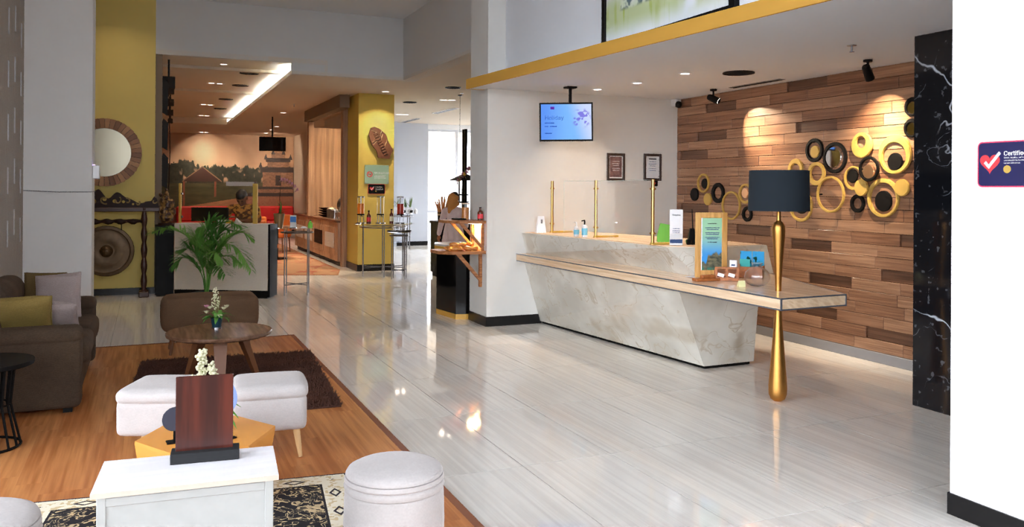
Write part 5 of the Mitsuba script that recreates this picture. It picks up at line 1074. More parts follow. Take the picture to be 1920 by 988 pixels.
Mk = frame_m([1, 0, 0], [0, 0, 1], [4.005, 16.19, 1.535]); add('border', put(extrude_polygon(rrect(0.345, 0.195, 0.022), 0.008, engine='earcut'), Mk), 'm_red', k); add('panel', put(move(extrude_polygon(rrect(0.333, 0.183, 0.018), 0.010, engine='earcut'), (0.006, 0.006, 0)), Mk), 'm_black', k)
add('heart', put(move(extrude_polygon(heart(0.045), 0.002, engine='earcut'), (0.075, 0.103, 0.010)), Mk), 'm_red', k); add('check_mark', put(move(extrude_polygon(check(0.05), 0.0015, engine='earcut'), (0.073, 0.10, 0.012)), Mk), 'm_white_gloss', k)
text(k, 'Certified', 0.027, Mk @ trimesh.transformations.translation_matrix([0.14, 0.125, 0.010]), 'm_white_gloss', True)
for y in (0.10, 0.082): add('text_line', put(cbox(0.225, y, 0.0105, 0.16, 0.008, 0.002), Mk), 'm_upper_wall', k)
add('seal', put(move(lathe([(0, 0), (0.014, 0), (0.014, 0.002), (0, 0.002)], 16), (0.16, 0.052, 0.010)), Mk), 'm_gold_satin', k)

k = thing('buffet_counter', 'long wooden buffet counter with dark top and grille doors left of the yellow column', 'counter')
add('body', box(3.66, 4.48, 17.38, 22.85, 0.10, 0.92), 'm_buffet_wood', k); add('plinth', box(3.72, 4.45, 17.4, 22.8, 0, 0.10), 'm_black', k); add('top', box(3.63, 4.48, 17.38, 22.9, 0.92, 0.965, 0.006), 'm_walnut', k)
for i, y in enumerate((17.55, 18.85, 20.15, 21.45)):
    d = add('door', box(3.645, 3.662, y, y + 1.2, 0.22, 0.80, 0.003), 'm_buffet_wood', k)
    add('grille', box(3.638, 3.648, y + 0.12, y + 1.08, 0.36, 0.68), 'm_laminate' if i != 1 else 'm_black', d)
    for z in np.linspace(0.38, 0.66, 6): add('slat', box(3.632, 3.64, y + 0.12, y + 1.08, z, z + 0.018), 'm_laminate' if i != 1 else 'm_black', d)
struct('wall_buffet_end', box(3.66, 4.5, 20.6, 20.75, 0.97, 3.13), 'm_buffet_wood')
struct('trim_buffet_post', join([box(3.58, 3.70, 20.4, 20.62, 0.965, 3.25), box(3.71, 4.3, 17.16, 17.36, 0, 3.45)]), 'm_buffet_wood')
struct('wall_buffet_header', prism([(3.52, 16.6), (3.72, 16.6), (3.72, 20.7), (3.52, 20.7)], 3.27, ZLOW), 'm_grey_brown'); struct('wall_buffet_back', box(4.50, 4.62, 17.35, 23.2, 0, ZLOW), 'm_white_wall'); struct('wall_restaurant_right', box(4.9, 5.1, 23.0, 31, 0, ZLOW), 'm_ceiling_warm')
for i, (x, y) in enumerate([(4.0, 18.4), (4.1, 19.9)]):
    downlight(x, y, ZLOW, ['small spot over the buffet nearest the yellow column', 'small spot over the far end of the buffet'][i], None, 30, 0.03); spot((x, y, ZLOW - .03), (x, y + .3, 0.9), 11, 60, (1, .82, .58))
for i in range(4):
    k = thing('stacked_bowl', ['lowest dark bowl of the stack on the buffet counter', 'second dark bowl from below in the buffet stack', 'third dark bowl from below in the buffet stack', 'topmost dark bowl of the stack on the buffet counter'][i], 'bowl', 'dark bowls on the buffet')
    z = 0.965 + 0.055 * i; add('bowl', lathe([(0, 0), (0.07, 0), (0.10, 0.015), (0.19, 0.052), (0.185, 0.055), (0.095, 0.022), (0, 0.01)], 24, (3.85, 19.55, z)), 'm_dark_wood', k, smooth=40)
for i, (y, r, h) in enumerate([(18.95, 0.11, 0.2), (18.6, 0.09, 0.18)]):
    k = thing('steel_pot', ['taller steel pot on the buffet beside the dark bowls', 'shorter steel pot on the buffet nearer the chafing dish'][i], 'pot'); add('pot', lathe([(0, 0), (r, 0), (r, h), (r - .008, h), (r - .008, .01), (0, .01)], 24, (3.85, y, 0.965)), 'm_steel', k, smooth=40); add('lid', lathe([(0, 0), (r + .004, 0), (r * .6, .025), (.02, .035), (.02, .055), (0, .055)], 24, (3.85, y, 0.965 + h)), 'm_steel' if i else 'm_oak', k, smooth=40)
k = thing('chafing_dish', 'steel chafing dish with its round lid standing open on the buffet counter', 'chafing dish'); cy_ = 17.95
add('pan', lathe([(0, 0.06), (0.2, 0.06), (0.215, 0.15), (0.205, 0.15), (0.19, 0.08), (0, 0.08)], 32, (3.93, cy_, 0.965)), 'm_steel', k, smooth=40)
add('food', lathe([(0, 0.12), (0.2, 0.12), (0.15, 0.145), (0, 0.155)], 24, (3.93, cy_, 0.965)), 'm_cream', k, smooth=True)
for a in (0.8, 2.4, 3.9, 5.5): add('leg', rod((3.93 + .17 * math.cos(a), cy_ + .17 * math.sin(a), 0.965), (3.93 + .18 * math.cos(a), cy_ + .18 * math.sin(a), 1.04), 0.012, n=8), 'm_steel', k)
lid = lathe([(0, 0.12), (0.09, 0.108), (0.16, 0.075), (0.20, 0.03), (0.21, 0), (0.20, 0), (0.15, 0.066), (0, 0.11)], 40); add('lid', put(lid, frame_m([0.9, 0.3, 0], [0, 0, 1], [3.99, cy_ + 0.22, 1.27])), 'm_chrome', k, smooth=40); add('hinge', rod((3.97, cy_ + 0.2, 1.1), (3.99, cy_ + .2, 1.2), 0.012), 'm_steel', k)

# ------------------------------------------------------------------ glass bar tables and what stands on them
mat('m_glass_top', srgb(120, 150, 146), 0.05)
def bar_table(label, x, y, zt_, r, n, leg_r, ang=0.0, shelf=None, rl=None):
    k = thing('glass_bar_table', label, 'bar table'); rl = rl or r * 0.78
    add('glass_top', lathe([(0, 0), (r, 0), (r, 0.012), (0, 0.012)], 40, (x, y, zt_ - 0.012)), 'm_pane_solid', k)
    add('top_ring', tube([(x + rl * math.cos(a), y + rl * math.sin(a), zt_ - 0.07) for a in np.linspace(0, 2 * math.pi, 33)], 0.012, 6), 'm_chrome', k)
    for i in range(n):
        a = ang + 2 * math.pi * i / n; add('leg', rod((x + rl * math.cos(a), y + rl * math.sin(a), 0), (x + rl * math.cos(a), y + rl * math.sin(a), zt_ - 0.012), leg_r, n=10), 'm_chrome', k, smooth=40)
    for i in range(n // 2):
        a = ang + 2 * math.pi * i / n; b = a + math.pi; add('foot_rail', rod((x + rl * math.cos(a), y + rl * math.sin(a), 0.16), (x + rl * math.cos(b), y + rl * math.sin(b), 0.16), 0.008, n=6), 'm_metal_edge', k)
    if shelf: add('shelf', lathe([(0, 0), (rl, 0), (rl, 0.01), (0, 0.01)], 32, (x, y, shelf)), 'm_pane_solid', k)
scene['m_pane_solid'] = {'type': 'dielectric', 'int_ior': 1.5}
bar_table('round glass bar table on steel legs between the host desk and the buffet', 2.12, 13.05, 1.03, 0.31, 4, 0.009, 0.55)
bar_table('large round glass bar table with juice dispensers before the yellow column', 4.10, 15.35, 0.985, 0.56, 6, 0.010, 0.3)
bar_table('small glass bar table with dark tray in front of the juice table', 4.20, 14.62, 0.86, 0.22, 4, 0.008, 0.4, rl=0.17)
bar_table('round glass bar table with cups and plants at the bright far wall', 6.30, 22.1, 0.95, 0.55, 4, 0.015, 0.6)
mat('m_juice_orange', srgb(245, 140, 36), 0.3); mat('m_juice_red', srgb(190, 50, 30), 0.2)
for i, (x, y, jm, lab) in enumerate([(3.70, 15.50, 'm_juice_orange', 'glass dispenser half full of orange juice at the left of the glass table'), (4.05, 15.38, None, 'empty glass dispenser between the orange and the red juice'), (4.40, 15.24, 'm_juice_red', 'glass dispenser with red juice at the right of the glass table')]):
    k = thing('juice_dispenser', lab, 'juice dispenser'); z = 0.985
    add('base', lathe([(0, 0), (0.09, 0), (0.09, 0.012), (0, 0.012)], 24, (x, y, z)), 'm_chrome', k, smooth=40)
    for dx, dy in ((-.055, 0), (.055, 0), (0, .05)): add('stand_leg', rod((x + dx, y + dy, z), (x + dx, y + dy, z + 0.17), 0.007, n=8), 'm_chrome', k)
    add('cylinder', lathe([(0.066, 0.17), (0.066, 0.49)], 28, (x, y, z)), 'm_pane', k, smooth=True)
    add('collar', lathe([(0, 0.155), (0.07, 0.155), (0.07, 0.175), (0, 0.175)], 24, (x, y, z)), 'm_black', k, smooth=40); add('lid', lathe([(0, 0.488), (0.07, 0.488), (0.07, 0.505), (0.02, 0.515), (0, 0.515)], 24, (x, y, z)), 'm_chrome', k, smooth=40)
    add('tap', rod((x, y - 0.06, z + 0.15), (x, y - 0.11, z + 0.13), 0.012), 'm_chrome', k)
    add('ice_tube', rod((x, y, z + 0.18), (x, y, z + 0.49), 0.012), 'm_chrome', k)
    if jm: add('juice', lathe([(0, 0.176), (0.062, 0.176), (0.062, 0.37), (0, 0.37)], 28, (x, y, z)), jm, k, smooth=40)
def bottle(label, x, y, z, h, r, col, name='bottle', lab_col=None):
    k = thing(name, label, 'bottle'); add('body', lathe([(0, 0), (r, 0), (r, h * 0.58), (r * 0.9, h * 0.66), (r * 0.35, h * 0.78), (r * 0.33, h * 0.95), (0, h * 0.95)], 20, (x, y, z)), col, k, smooth=40)
    add('cap', lathe([(0, 0), (r * 0.42, 0), (r * 0.42, h * 0.08), (0, h * 0.08)], 14, (x, y, z + h * 0.93)), 'm_black', k)
    if lab_col: add('label', lathe([(r + 0.0008, h * 0.15), (r + 0.0008, h * 0.5)], 20, (x, y, z)), lab_col, k, smooth=True)
mat('m_syrup', srgb(96, 44, 24), 0.15)
bottle('dark syrup bottle right of the orange juice dispenser', 3.80, 15.28, 0.985, 0.24, 0.04, 'm_syrup', lab_col='m_red'); bottle('brown bottle between the empty dispenser and the red juice', 4.22, 15.22, 0.985, 0.27, 0.036, 'm_syrup', lab_col='m_cream')
k = thing('dark_tray', 'round dark tray on the small glass bar table', 'tray'); add('tray', lathe([(0, 0), (0.21, 0), (0.225, 0.02), (0.215, 0.02), (0.205, 0.008), (0, 0.008)], 32, (4.20, 14.62, 0.86)), 'm_black', k, smooth=40)
for i in range(7):
    a = i * 0.9; x, y = (4.20 + 0.13 * math.cos(a), 14.62 + 0.13 * math.sin(a)) if i else (4.2, 14.62)
    k = thing('drinking_glass', 'small upturned drinking glass on the round dark tray', 'glass', 'glasses on the dark tray'); add('glass', lathe([(0.036, 0.0), (0.03, 0.09), (0, 0.092)], 16, (x, y, 0.869)), 'm_pane', k, smooth=40); add('rim', move(ring_m(0.033, 0.037, 0.004, 16), (x, y, 0.869)), 'm_paper', k)
k = thing('copper_vase_plant', 'tapered copper vase with a spiky green plant on the left glass bar table', 'vase'); x, y = 1.85, 13.07; mat('m_copper', srgb(150, 120, 84), 0.35, 0.6)
add('vase', lathe([(0, 0), (0.055, 0), (0.085, 0.215), (0.092, 0.222), (0.08, 0.222), (0.05, 0.02), (0, 0.02)], 28, (x, y, 1.03)), 'm_copper', k, smooth=40)
for i, (dx, dz) in enumerate(((-.12, .16), (-.06, .26), (.10, .06), (.02, .2), (.13, .02), (-.16, .06))): add('leaf', leaf((x, y, 1.22), np.array([x, y, 1.25 + dz]) + pr * dx, 0.02, 0.03), 'm_leaf_dark', k)
add('orchid_stem', tube([np.array([x, y, 1.23]), np.array([x, y, 1.55]) + pr * 0.01, np.array([x, y, 1.75]) + pr * 0.03, np.array([x, y, 1.72]) + pr * 0.20], 0.005, 6), 'm_dark_wood', k)
for i in range(7): c = np.array([x, y - 0.02, 1.765 - 0.022 * i * (i / 5)]) + pr * (0.03 + 0.04 * i); add('blossom', join([leaf(c, c + 0.045 * (pr * math.cos(b) + np.array([0, 0, 1]) * math.sin(b)), 0.02, 0.005) for b in np.arange(5) * 1.257]), 'm_petal_pink', k)
k = thing('blue_table_sign', 'blue and white card in a clear stand on the left glass bar table', 'table sign'); Mq = face((2.05, 12.99, 1.031), 0); add('card', put(cbox(0, 0.10, 0, 0.095, 0.19, 0.006), Mq), 'm_paper', k); add('picture', put(cbox(0, 0.13, 0.0035, 0.09, 0.085, 0.002), Mq), 'm_brochure_blue', k) if mat('m_brochure_blue', srgb(60, 120, 190), 0.5) else None; add('foot', put(cbox(0, 0.004, 0, 0.1, 0.008, 0.06), Mq), 'm_chrome', k)
mat('m_green_gel', srgb(130, 214, 70), 0.2); bottle('green hand gel bottle on the left glass bar table', 2.29, 12.88, 1.031, 0.12, 0.035, 'm_green_gel', 'gel_bottle', 'm_green_gel')
k = thing('folded_napkin', 'white folded napkin on the left glass bar table beside the green gel bottle', 'napkin'); add('cloth', hull([(2.15, 12.93, 1.031), (2.25, 12.88, 1.031), (2.24, 12.98, 1.031), (2.16, 13.0, 1.031), (2.19, 12.94, 1.06), (2.22, 12.95, 1.055)]), 'm_paper', k)
# far table things
for i, x in enumerate((6.42, 6.62)):
    k = thing('coffee_cup', ['white cup with black inside on the far glass table, left one', 'white cup with black inside on the far glass table, right one'][i], 'cup'); add('cup', rot(lathe([(0, 0), (0.05, 0), (0.065, 0.11), (0.058, 0.11), (0.045, 0.01), (0, 0.01)], 20), 0, [1, 0, 0]).apply_translation([x, 21.95, 0.95]), 'm_white_gloss', k, smooth=40); add('coffee', lathe([(0, 0.09), (0.055, 0.09), (0.055, 0.095), (0, 0.095)], 16, (x, 21.95, 0.95)), 'm_black', k); add('dark_band', lathe([(0.057, 0.03), (0.0655, 0.1)], 16, (x + 0.004, 21.95, 0.95)), 'm_black', k)
k = thing('white_jar', 'small white jar at the right end of the far glass table', 'jar'); add('jar', lathe([(0, 0), (0.05, 0), (0.055, 0.1), (0.03, 0.13), (0, 0.135)], 20, (6.78, 22.0, 0.95)), 'm_white_gloss', k, smooth=40); add('knob', move(trimesh.creation.icosphere(2, 0.018), (6.78, 22.0, 1.095)), 'm_white_gloss', k)
k = thing('herb_planter', 'pale planter with sparse green herbs on the far glass table', 'planter'); add('box', box(6.0, 6.75, 22.15, 22.35, 0.951, 1.12, 0.01), 'm_upper_wall', k)
for i in range(36):
    x, y = 6.03 + 0.7 * rng.random(), 22.2 + 0.1 * rng.random(); add('sprig', leaf((x, y, 1.12), (x + rng.normal(0, 0.12), y, 1.22 + 0.22 * rng.random()), 0.022, 0.02, 5), 'm_herb', k) if mat('m_herb', srgb(128, 146, 106), 0.7) else None
# ------------------------------------------------------------------ bakery corner at the white column
mat('m_marble_white', srgb(232, 234, 238), 0.15)
k = thing('black_bakery_cabinet', 'glossy black cabinet with white top and gold plinth beside the white column', 'cabinet')
bp_ = [(4.6, 9.80), (3.69, 9.80), (3.57, 9.84), (3.50, 10.40), (3.58, 10.62), (4.6, 10.62)]
add('body', prism(bp_, 0.065, 0.845), 'm_black_gloss', k); pp = Polygon(bp_)
add('plinth', prism(pp.buffer(0.004), 0, 0.065), 'm_gold_paint', k); add('edge_band', prism(pp.buffer(0.03), 0.845, 0.90), 'm_gold_paint', k); add('top', prism(pp.buffer(0.03), 0.90, 0.925), 'm_marble_white', k)
k = thing('bakery_shelf', 'two tier wooden wall shelf with brackets and warm light on the white column', 'shelf')
def shelf_plate(z0, z1, xl):
    sh_ = Polygon([(3.717, 9.20), (3.717, 9.72), (xl + 0.06, 9.72), (xl, 9.66), (xl, 9.36), (xl + 0.12, 9.22), (3.6, 9.20)]); add('board', prism(sh_, z0, z1), 'm_shelf_wood', k)
shelf_plate(1.235, 1.268, 3.27); shelf_plate(0.868, 0.905, 3.17)
for y in (9.28, 9.62): add('upper_bracket', join([box(3.69, 3.717, y - .015, y + .015, 0.905, 1.235), hull([(3.40, y - .013, 1.235), (3.45, y - .013, 1.235), (3.40, y + .013, 1.235), (3.45, y + .013, 1.235), (3.69, y - .013, 0.93), (3.69, y + .013, 0.93), (3.69, y - .013, 0.97), (3.69, y + .013, 0.97)])]), 'm_shelf_wood', k)
for y in (9.34, ): add('lower_bracket', join([box(3.685, 3.717, y - .02, y + .02, 0.46, 0.868), hull([(3.38, y - .016, 0.868), (3.44, y - .016, 0.868), (3.38, y + .016, 0.868), (3.44, y + .016, 0.868), (3.69, y - .016, 0.53), (3.69, y + .016, 0.53), (3.69, y - .016, 0.58), (3.69, y + .016, 0.58)])]), 'm_shelf_wood', k)
scene[fresh(k + '__heat_lamp')] = glow(box(3.60, 3.68, 9.36, 9.54, 1.222, 1.234), 180, (1.0, 0.50, 0.16), 0.4)
mat('m_bread', proc(lambda p, n, uv: mix(srgb(176, 100, 44), srgb(226, 160, 84), fbm(p.x * 40, p.y * 40, p.z * 40, 3))), 0.4)
def croissant(x, y, z, a, s=1.0):
    return tube([(x + s * 0.06 * math.cos(a + t) - s * 0.04 * math.cos(a), y + s * 0.06 * math.sin(a + t) - s * 0.04 * math.sin(a), z + 0.026 * s) for t in np.linspace(-1.3, 1.3, 13)], [s * r for r in (0.008, .014, .02, .019, .026, .025, .03, .025, .026, .019, .02, .014, .008)], 8)
q_ = 0
for (x, y, z) in [(3.28, 9.32, .905), (3.36, 9.30, .905), (3.45, 9.31, .905), (3.54, 9.33, .905), (3.62, 9.34, .905), (3.32, 9.45, .905), (3.42, 9.46, .905), (3.52, 9.47, .905), (3.38, 9.38, .952), (3.48, 9.38, .952), (3.57, 9.39, .952)]:
    kk = thing('croissant', 'golden croissant in the pile on the lower shelf under the warm light', 'croissant', 'croissants on the lower shelf'); add('crust', croissant(x, y, z, q_ * 1.3), 'm_bread', kk, smooth=True); q_ += 1
k2 = thing('wooden_bread_board', 'thin wooden board under the croissants', 'board') if False else None
bottle('small dark sauce bottle with red label on the upper shelf next to the column corner', 3.665, 9.26, 1.268, 0.16, 0.034, 'm_syrup', 'sauce_bottle', 'm_red')
k = thing('snack_jar', 'tall clear jar with brown snacks on the upper wooden shelf', 'jar'); add('contents', lathe([(0, 0.005), (0.042, 0.005), (0.042, 0.15), (0, 0.155)], 20, (3.60, 9.60, 1.268)), 'm_bread', k, smooth=40); add('glass', lathe([(0.048, 0), (0.048, 0.19)], 20, (3.60, 9.60, 1.268)), 'm_pane', k, smooth=True); add('lid', lathe([(0, 0.19), (0.05, 0.19), (0.05, 0.205), (0, 0.205)], 20, (3.60, 9.60, 1.268)), 'm_oak', k, smooth=40)
k = thing('shelf_tray', 'flat dark tray on the upper wooden shelf', 'tray'); add('tray', box(3.44, 3.56, 9.45, 9.66, 1.268, 1.285, 0.003), 'm_black', k)
k = thing('black_service_counter', 'black service counter behind the woman in the pale tunic', 'counter'); add('body', box(4.93, 6.5, 14.45, 15.0, 0.08, 1.0), 'm_black', k); add('top', box(4.91, 6.52, 14.42, 15.02, 1.0, 1.04, 0.004), 'm_black', k); add('plinth', box(4.96, 6.48, 14.5, 14.98, 0, 0.08), 'm_black_matte', k)
k = thing('bread_basket', 'black pot full of long bread sticks on the black service counter', 'basket'); x, y = 5.03, 14.62; add('pot', lathe([(0, 0), (0.085, 0), (0.095, 0.17), (0.085, 0.17), (0.075, 0.02), (0, 0.02)], 20, (x, y, 1.04)), 'm_black', k, smooth=40); add('band', lathe([(0.0925, 0.11), (0.0945, 0.14)], 20, (x, y, 1.04)), 'm_oak', k)
for i in range(14): a = i * 2.4; c = 0.06 * (i / 14) ** .5; add('bread_stick', tube([(x + c * math.cos(a), y + c * math.sin(a), 1.09), (x + (c + .05) * math.cos(a), y + (c + .05) * math.sin(a), 1.28 + .03 * (i % 4)), (x + (c + .09) * math.cos(a), y + (c + .09) * math.sin(a), 1.36 + .045 * (i % 4))], [0.013, .015, .009], 7), 'm_bread', k, smooth=True)
k = thing('black_display_rack', 'tall black display rack with round plates half hidden by the white column', 'rack')
add('post', join([box(5.20, 5.24, 13.9, 13.95, 1.04, 2.72), box(5.20, 5.24, 14.0, 14.05, 0, 2.72)]), 'm_black', k)
add('canopy', hull([(5.0, 13.75, 1.80), (5.48, 13.75, 1.80), (5.0, 14.2, 1.80), (5.48, 14.2, 1.80), (5.22, 13.97, 1.93)]), 'm_black', k)
for z in (1.40, 1.53): add('plate', lathe([(0, 0), (0.16, 0), (0.19, 0.02), (0, 0.02)], 28, (5.12, 13.97, z)), 'm_black', k, smooth=40)
add('stem', rod((5.12, 13.97, 1.40), (5.12, 13.97, 1.82), 0.012), 'm_chrome', k)
k = thing('orchid_spray', 'pink and yellow orchid spray hanging beside the black display rack', 'orchid'); ox, oy = 5.05, 13.42
add('stem', tube([(5.32, 13.88, 2.02), (5.2, 13.7, 2.05), (5.08, 13.5, 1.98), (4.94, 13.45, 1.84), (4.90, 13.45, 1.72)], 0.006, 6), 'm_stem', k)
for i in range(9):
    t = i / 8; c = np.array([5.12 - 0.20 * t, 13.45, 2.0 - 0.20 * t]) + rng.normal(0, 0.02, 3); add('blossom', join([leaf(c, c + 0.06 * (pr * math.cos(b) + np.array([0, 0, 1]) * math.sin(b) - pf * 0.2), 0.026, 0.006) for b in np.arange(5) * 1.257 + i]), 'm_petal_pink' if i % 4 else 'm_yellow_box', k)
# ------------------------------------------------------------------ people
import manifold3d as m3
def blob(chains, edge, it=10, extra=()):
    """chains: lists of (point, radius); every bone is the hull of the spheres at its ends; one smooth mesh."""
    def sph(c, r, n=14):
        r = np.broadcast_to(r, 3)
        return m3.Manifold.sphere(1.0, n).scale([float(x) for x in r]).translate([float(x) for x in c])
    parts = []
    for ch in chains:
        s = [sph(c, r) for c, r in ch]
        parts += [m3.Manifold.batch_hull([a, b]) for a, b in zip(s[:-1], s[1:])] if len(s) > 1 else s
    for e in extra: parts.append(e)
    M = m3.Manifold.batch_boolean(parts, m3.OpType.Add).refine_to_length(edge).to_mesh()
    t = trimesh.Trimesh(M.vert_properties[:, :3], M.tri_verts, process=True)
    v0 = t.vertices.copy(); trimesh.smoothing.filter_taubin(t, lamb=0.5, nu=0.52, iterations=it)
    d = np.linalg.norm(t.vertices - v0, axis=1); t.vertices = np.where((d > 0.035)[:, None] | ~np.isfinite(t.vertices), v0, t.vertices)
    return t
def hand_chains(wrist, d, palm_n, side, s=1.0, curl=0.35):
    """Palm and five fingers from the wrist along d; side: the thumb's direction."""
    w, d, nrm, sd = (np.array(v, float) for v in (wrist, d, palm_n, side)); ch = []
    pc_ = w + d * 0.045 * s
    ch.append([(w, 0.021 * s), (pc_ + sd * 0.012, 0.022 * s), (w + d * 0.085 * s, 0.018 * s)]); ch.append([(pc_ - sd * 0.018, 0.019 * s), (w + d * 0.082 * s - sd * 0.022, 0.015 * s)]); ch.append([(pc_ + sd * 0.018, 0.019 * s), (w + d * 0.085 * s + sd * 0.022, 0.016 * s)])
    for k, (o, L) in enumerate(((0.030, 0.066), (0.010, 0.074), (-0.010, 0.068), (-0.029, 0.052))):
        b = w + d * 0.085 * s + sd * o * s; q1 = b + (d * math.cos(curl) + nrm * math.sin(curl)) * L * 0.5 * s; q2 = q1 + (d * math.cos(curl * 2.4) + nrm * math.sin(curl * 2.4)) * L * 0.5 * s
        ch.append([(b - d * 0.02, 0.0095 * s), (q1, 0.0088 * s), (q2, 0.0075 * s)])
    t0 = w + d * 0.028 * s + sd * 0.026 * s; t1 = t0 + (d * 0.7 + sd * 0.6 + nrm * 0.3) * 0.035 * s; t2 = t1 + (d * 0.95 + nrm * 0.3) * 0.028 * s
    ch.append([(t0, 0.012 * s), (t1, 0.0105 * s), (t2, 0.0085 * s)])
    return ch
def head_chains(c, fwd, up, s=1.0):
    c, f, u = (np.array(v, float) for v in (c, fwd, up)); r = np.cross(f, u)
    ch = [[(c + u * 0.03 * s - f * 0.012 * s, 0.088 * s), (c + u * 0.025 * s + f * 0.02 * s, 0.078 * s)], [(c + f * 0.02 * s, 0.074 * s), (c - u * 0.072 * s + f * 0.045 * s, 0.042 * s)], [(c - u * 0.095 * s + f * 0.062 * s, 0.024 * s)],
          [(c + u * 0.01 * s + f * 0.088 * s, 0.010 * s), (c - u * 0.03 * s + f * 0.106 * s, 0.013 * s)], [(c - u * 0.062 * s + f * 0.078 * s + r * 0.012, 0.011 * s), (c - u * 0.062 * s + f * 0.078 * s - r * 0.012, 0.011 * s)]]
    for k in (-1, 1): ch.append([(c - f * 0.005 * s + r * k * 0.078 * s + u * 0.012, 0.016 * s), (c - f * 0.008 * s + r * k * 0.080 * s - u * 0.02, 0.012 * s)]); ch.append([(c + f * 0.078 * s + r * k * 0.032 * s + u * 0.012 * s, 0.016 * s)])
    return ch
Zu = np.array([0, 0, 1.0])
def Lp(o, f): 
    """Local (right of the figure, forward, up) to the world."""
    f = np.array(f, float); f /= np.linalg.norm(f); r = np.cross(f, Zu)
    return lambda x, y, z: np.array([o[0], o[1], 0]) + r * x + f * y + Zu * z
matte('m_skin', srgb(176, 120, 88)); matte('m_skin_dark', srgb(120, 78, 56)); matte('m_eye', srgb(30, 22, 20)); matte('m_lip', srgb(130, 72, 62))
cloth('m_tunic', (214, 188, 186), (234, 214, 212), 60); cloth('m_scarf', (176, 112, 52), (206, 142, 76), 60); mat('m_hair', srgb(26, 22, 22), 0.5); mat('m_trousers', srgb(26, 25, 28), 0.85)
mat('m_batik', proc(lambda p, n, uv: mix(srgb(96, 54, 28), srgb(190, 128, 54), smoothstep(0.45, 0.6, fbm(p.x * 24, p.y * 24, p.z * 24, 3)))), 0.85)

# the woman in the pale tunic, seen from behind, arm hanging
W1 = thing('person', 'woman in pale pink tunic and orange brown scarf, seen from behind by the black counter', 'person')
l = Lp((4.74, 13.20), pf * 0.93 + pr * 0.36)
up_ = np.array([0, 0, 1.0]); f1 = (pf * 0.93 + pr * 0.36); f1 /= np.linalg.norm(f1); r1 = np.cross(f1, Zu)
legs = lambda e: [[(l(-.085, 0, .80), .088 + e), (l(-.09, .01, .45), .055 + e), (l(-.09, -.01, .10), .038 + e)], [(l(.085, 0, .80), .088 + e), (l(.09, .01, .45), .055 + e), (l(.09, -.01, .10), .038 + e)]]
feet = [[(l(s_ * .09, -.03, .045), .036), (l(s_ * .10, .14, .03), .026)] for s_ in (-1, 1)]
torso = [[(l(-.09, 0, .86), .095), (l(.09, 0, .86), .095)], [(l(0, 0, .86), .115), (l(0, .0, 1.05), .100), (l(0, -.005, 1.22), .105)], [(l(-.13, 0, 1.27), .052), (l(0, 0, 1.24), .095), (l(.13, 0, 1.27), .052)], [(l(0, 0, 1.28), .055), (l(0, .01, 1.40), .046)]]
armL = [(l(-.165, 0, 1.26), .048), (l(-.235, -.01, 1.03), .037), (l(-.285, .02, .865), .024)]
armR = [(l(.165, 0, 1.26), .048), (l(.20, .06, 1.02), .037), (l(.12, .26, 1.03), .026)]
dL_ = l(-.295, .025, .81) - l(-.285, .02, .865); dL_ /= np.linalg.norm(dL_)
body = blob(legs(0) + feet + torso + [armL, armR] + hand_chains(armL[-1][0], dL_, -r1 * -1, f1, 0.92) + hand_chains(armR[-1][0], (f1 * 0.9 - r1 * 0.3) / np.linalg.norm(f1 * 0.9 - r1 * 0.3), -Zu, -r1, 0.92) + head_chains(l(0, .015, 1.475), f1, Zu, 0.95), 0.014, 8)
add('body', body, 'm_skin', W1, smooth=True)
tun = [[(l(-.10, 0, .76), .112), (l(.10, 0, .76), .112)], [(l(-.095, 0, .76), .112), (l(-.075, 0, 1.02), .085)], [(l(.095, 0, .76), .112), (l(.075, 0, 1.02), .085)], [(l(0, 0, .78), .125), (l(0, 0, 1.04), .112), (l(0, -.005, 1.23), .118)], [(l(-.14, 0, 1.268), .060), (l(0, 0, 1.25), .105), (l(.14, 0, 1.268), .060)], [(l(-.165, 0, 1.26), .060), (l(-.235, -.01, 1.03), .050), (l(-.282, .018, .885), .040)], [(l(.165, 0, 1.26), .060), (l(.20, .06, 1.02), .050), (l(.13, .24, 1.03), .040)]]
add('tunic', blob(tun, 0.016, 8), 'm_tunic', W1, smooth=True)
add('trousers', blob([[(l(s_ * .085, 0, .82), .10), (l(s_ * .09, .01, .45), .07), (l(s_ * .09, -.01, .11), .055)] for s_ in (-1, 1)], 0.02, 6), 'm_trousers', W1, smooth=True)
for s_ in (-1, 1): add('shoe', blob([[(l(s_ * .09, -.035, .045), .042), (l(s_ * .10, .15, .032), .030)]], 0.016, 3), 'm_black', W1, smooth=True)
add('scarf', blob([[(l(0, -.03, 1.49), (.094, .078, .085)), (l(0, -.06, 1.36), (.085, .05, .07)), (l(-.01, -.085, 1.27), (.06, .03, .06))], [(l(-.05, .01, 1.40), .05), (l(.05, .01, 1.40), .05)]], 0.014, 5), 'm_scarf', W1, smooth=True)
add('cap', blob([[(l(0, .02, 1.54), (.08, .085, .05)), (l(0, .03, 1.555), (.06, .07, .04))]], 0.014, 4), 'm_hair', W1, smooth=True)
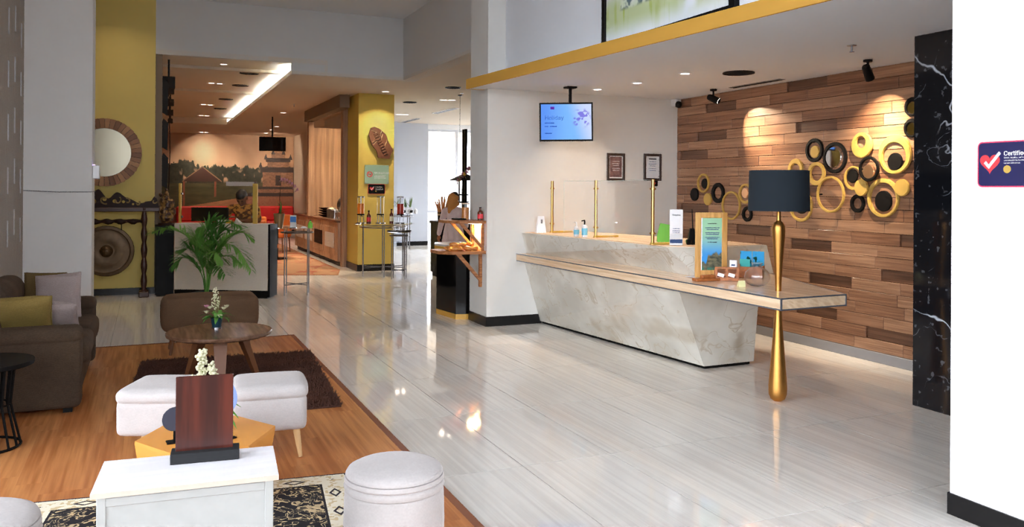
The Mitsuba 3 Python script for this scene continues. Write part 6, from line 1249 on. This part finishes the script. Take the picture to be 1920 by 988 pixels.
# the man at the host desk, bending over it towards the camera
W2 = thing('person', 'man in an orange brown batik shirt bending over the host desk behind the glass screen', 'person')
f2 = -pf; o2 = np.array([1.40, 13.66]); l = Lp(o2, f2); r2 = np.cross(f2, Zu); fl = (f2 * 0.82 - Zu * 0.57); fl /= np.linalg.norm(fl); ul = (Zu * 0.82 + f2 * 0.57)
armA = [(l(.20, .04, 1.31), .052), (l(.29, .16, 1.12), .042), (l(.17, .30, 1.135), .030)]; armB = [(l(-.20, .04, 1.31), .052), (l(-.27, .16, 1.13), .042), (l(-.12, .30, 1.135), .030)]
hA = (f2 * 0.5 - r2 * 0.85); hA /= np.linalg.norm(hA); hB = (f2 * 0.5 + r2 * 0.85); hB /= np.linalg.norm(hB)
tors = [[(l(-.09, -.06, .92), .11), (l(.09, -.06, .92), .11)], [(l(0, -.06, .92), .13), (l(0, -.01, 1.12), .122), (l(0, .04, 1.27), .125)], [(l(-.17, .04, 1.315), .058), (l(0, .04, 1.29), .10), (l(.17, .04, 1.315), .058)], [(l(0, .06, 1.33), .058), (l(0, .09, 1.42), .052)]]
add('body', blob([[(l(s_ * .095, -.05, .86), .095), (l(s_ * .10, -.03, .47), .062), (l(s_ * .10, -.06, .10), .042)] for s_ in (-1, 1)] + [[(l(s_ * .10, -.08, .05), .04), (l(s_ * .11, .10, .032), .03)] for s_ in (-1, 1)] + tors + [armA, armB] + hand_chains(armA[-1][0], hA, -Zu, f2, 0.95) + hand_chains(armB[-1][0], hB, -Zu, f2, 0.95) + head_chains(l(0, .13, 1.475), fl, ul, 0.98), 0.015, 7), 'm_skin_dark', W2, smooth=True)
add('shirt', blob([[(l(-.095, -.06, .90), .118), (l(.095, -.06, .90), .118)], [(l(0, -.06, .90), .14), (l(0, -.01, 1.12), .134), (l(0, .04, 1.27), .136)], [(l(-.17, .04, 1.315), .068), (l(0, .04, 1.285), .112), (l(.17, .04, 1.315), .068)], [(l(.20, .04, 1.31), .064), (l(.28, .145, 1.14), .056)], [(l(-.20, .04, 1.31), .064), (l(-.255, .135, 1.15), .056)]], 0.018, 7), 'm_batik', W2, smooth=True)
add('trousers', blob([[(l(s_ * .095, -.05, .90), .11), (l(s_ * .10, -.03, .47), .08), (l(s_ * .10, -.06, .11), .06)] for s_ in (-1, 1)], 0.025, 5), 'm_trousers', W2, smooth=True)
for s_ in (-1, 1): add('shoe', blob([[(l(s_ * .10, -.085, .05), .046), (l(s_ * .11, .11, .036), .034)]], 0.02, 3), 'm_black', W2, smooth=True)
hc = l(0, .13, 1.475)
add('hair', blob([[(hc + ul * .045 - fl * .03, .088), (hc + ul * .055 + fl * .02, .074)], [(hc - fl * .06 + ul * .0, .065), (hc - fl * .05 + ul * .05, .08)]], 0.014, 4), 'm_hair', W2, smooth=True)
for s_ in (-1, 1): add('eye', move(trimesh.creation.icosphere(2, 0.009), hc + fl * .090 + r2 * s_ * .031 + ul * .012), 'm_eye', W2, smooth=True)
add('mouth', blob([[(hc - ul * .060 + fl * .086 + r2 * .016, .0065), (hc - ul * .060 + fl * .086 - r2 * .016, .0065)]], 0.006, 1), 'm_lip', W2, smooth=True)
k = thing('white_cloth', 'white folded cloth on the host desk in front of the man', 'cloth'); add('cloth', put(hull([(0.84, 1.106, -.25), (0.95, 1.106, -.25), (0.95, 1.106, -.12), (0.86, 1.106, -.12), (0.87, 1.19, -.21), (0.90, 1.17, -.15)]), MD), 'm_paper', k)
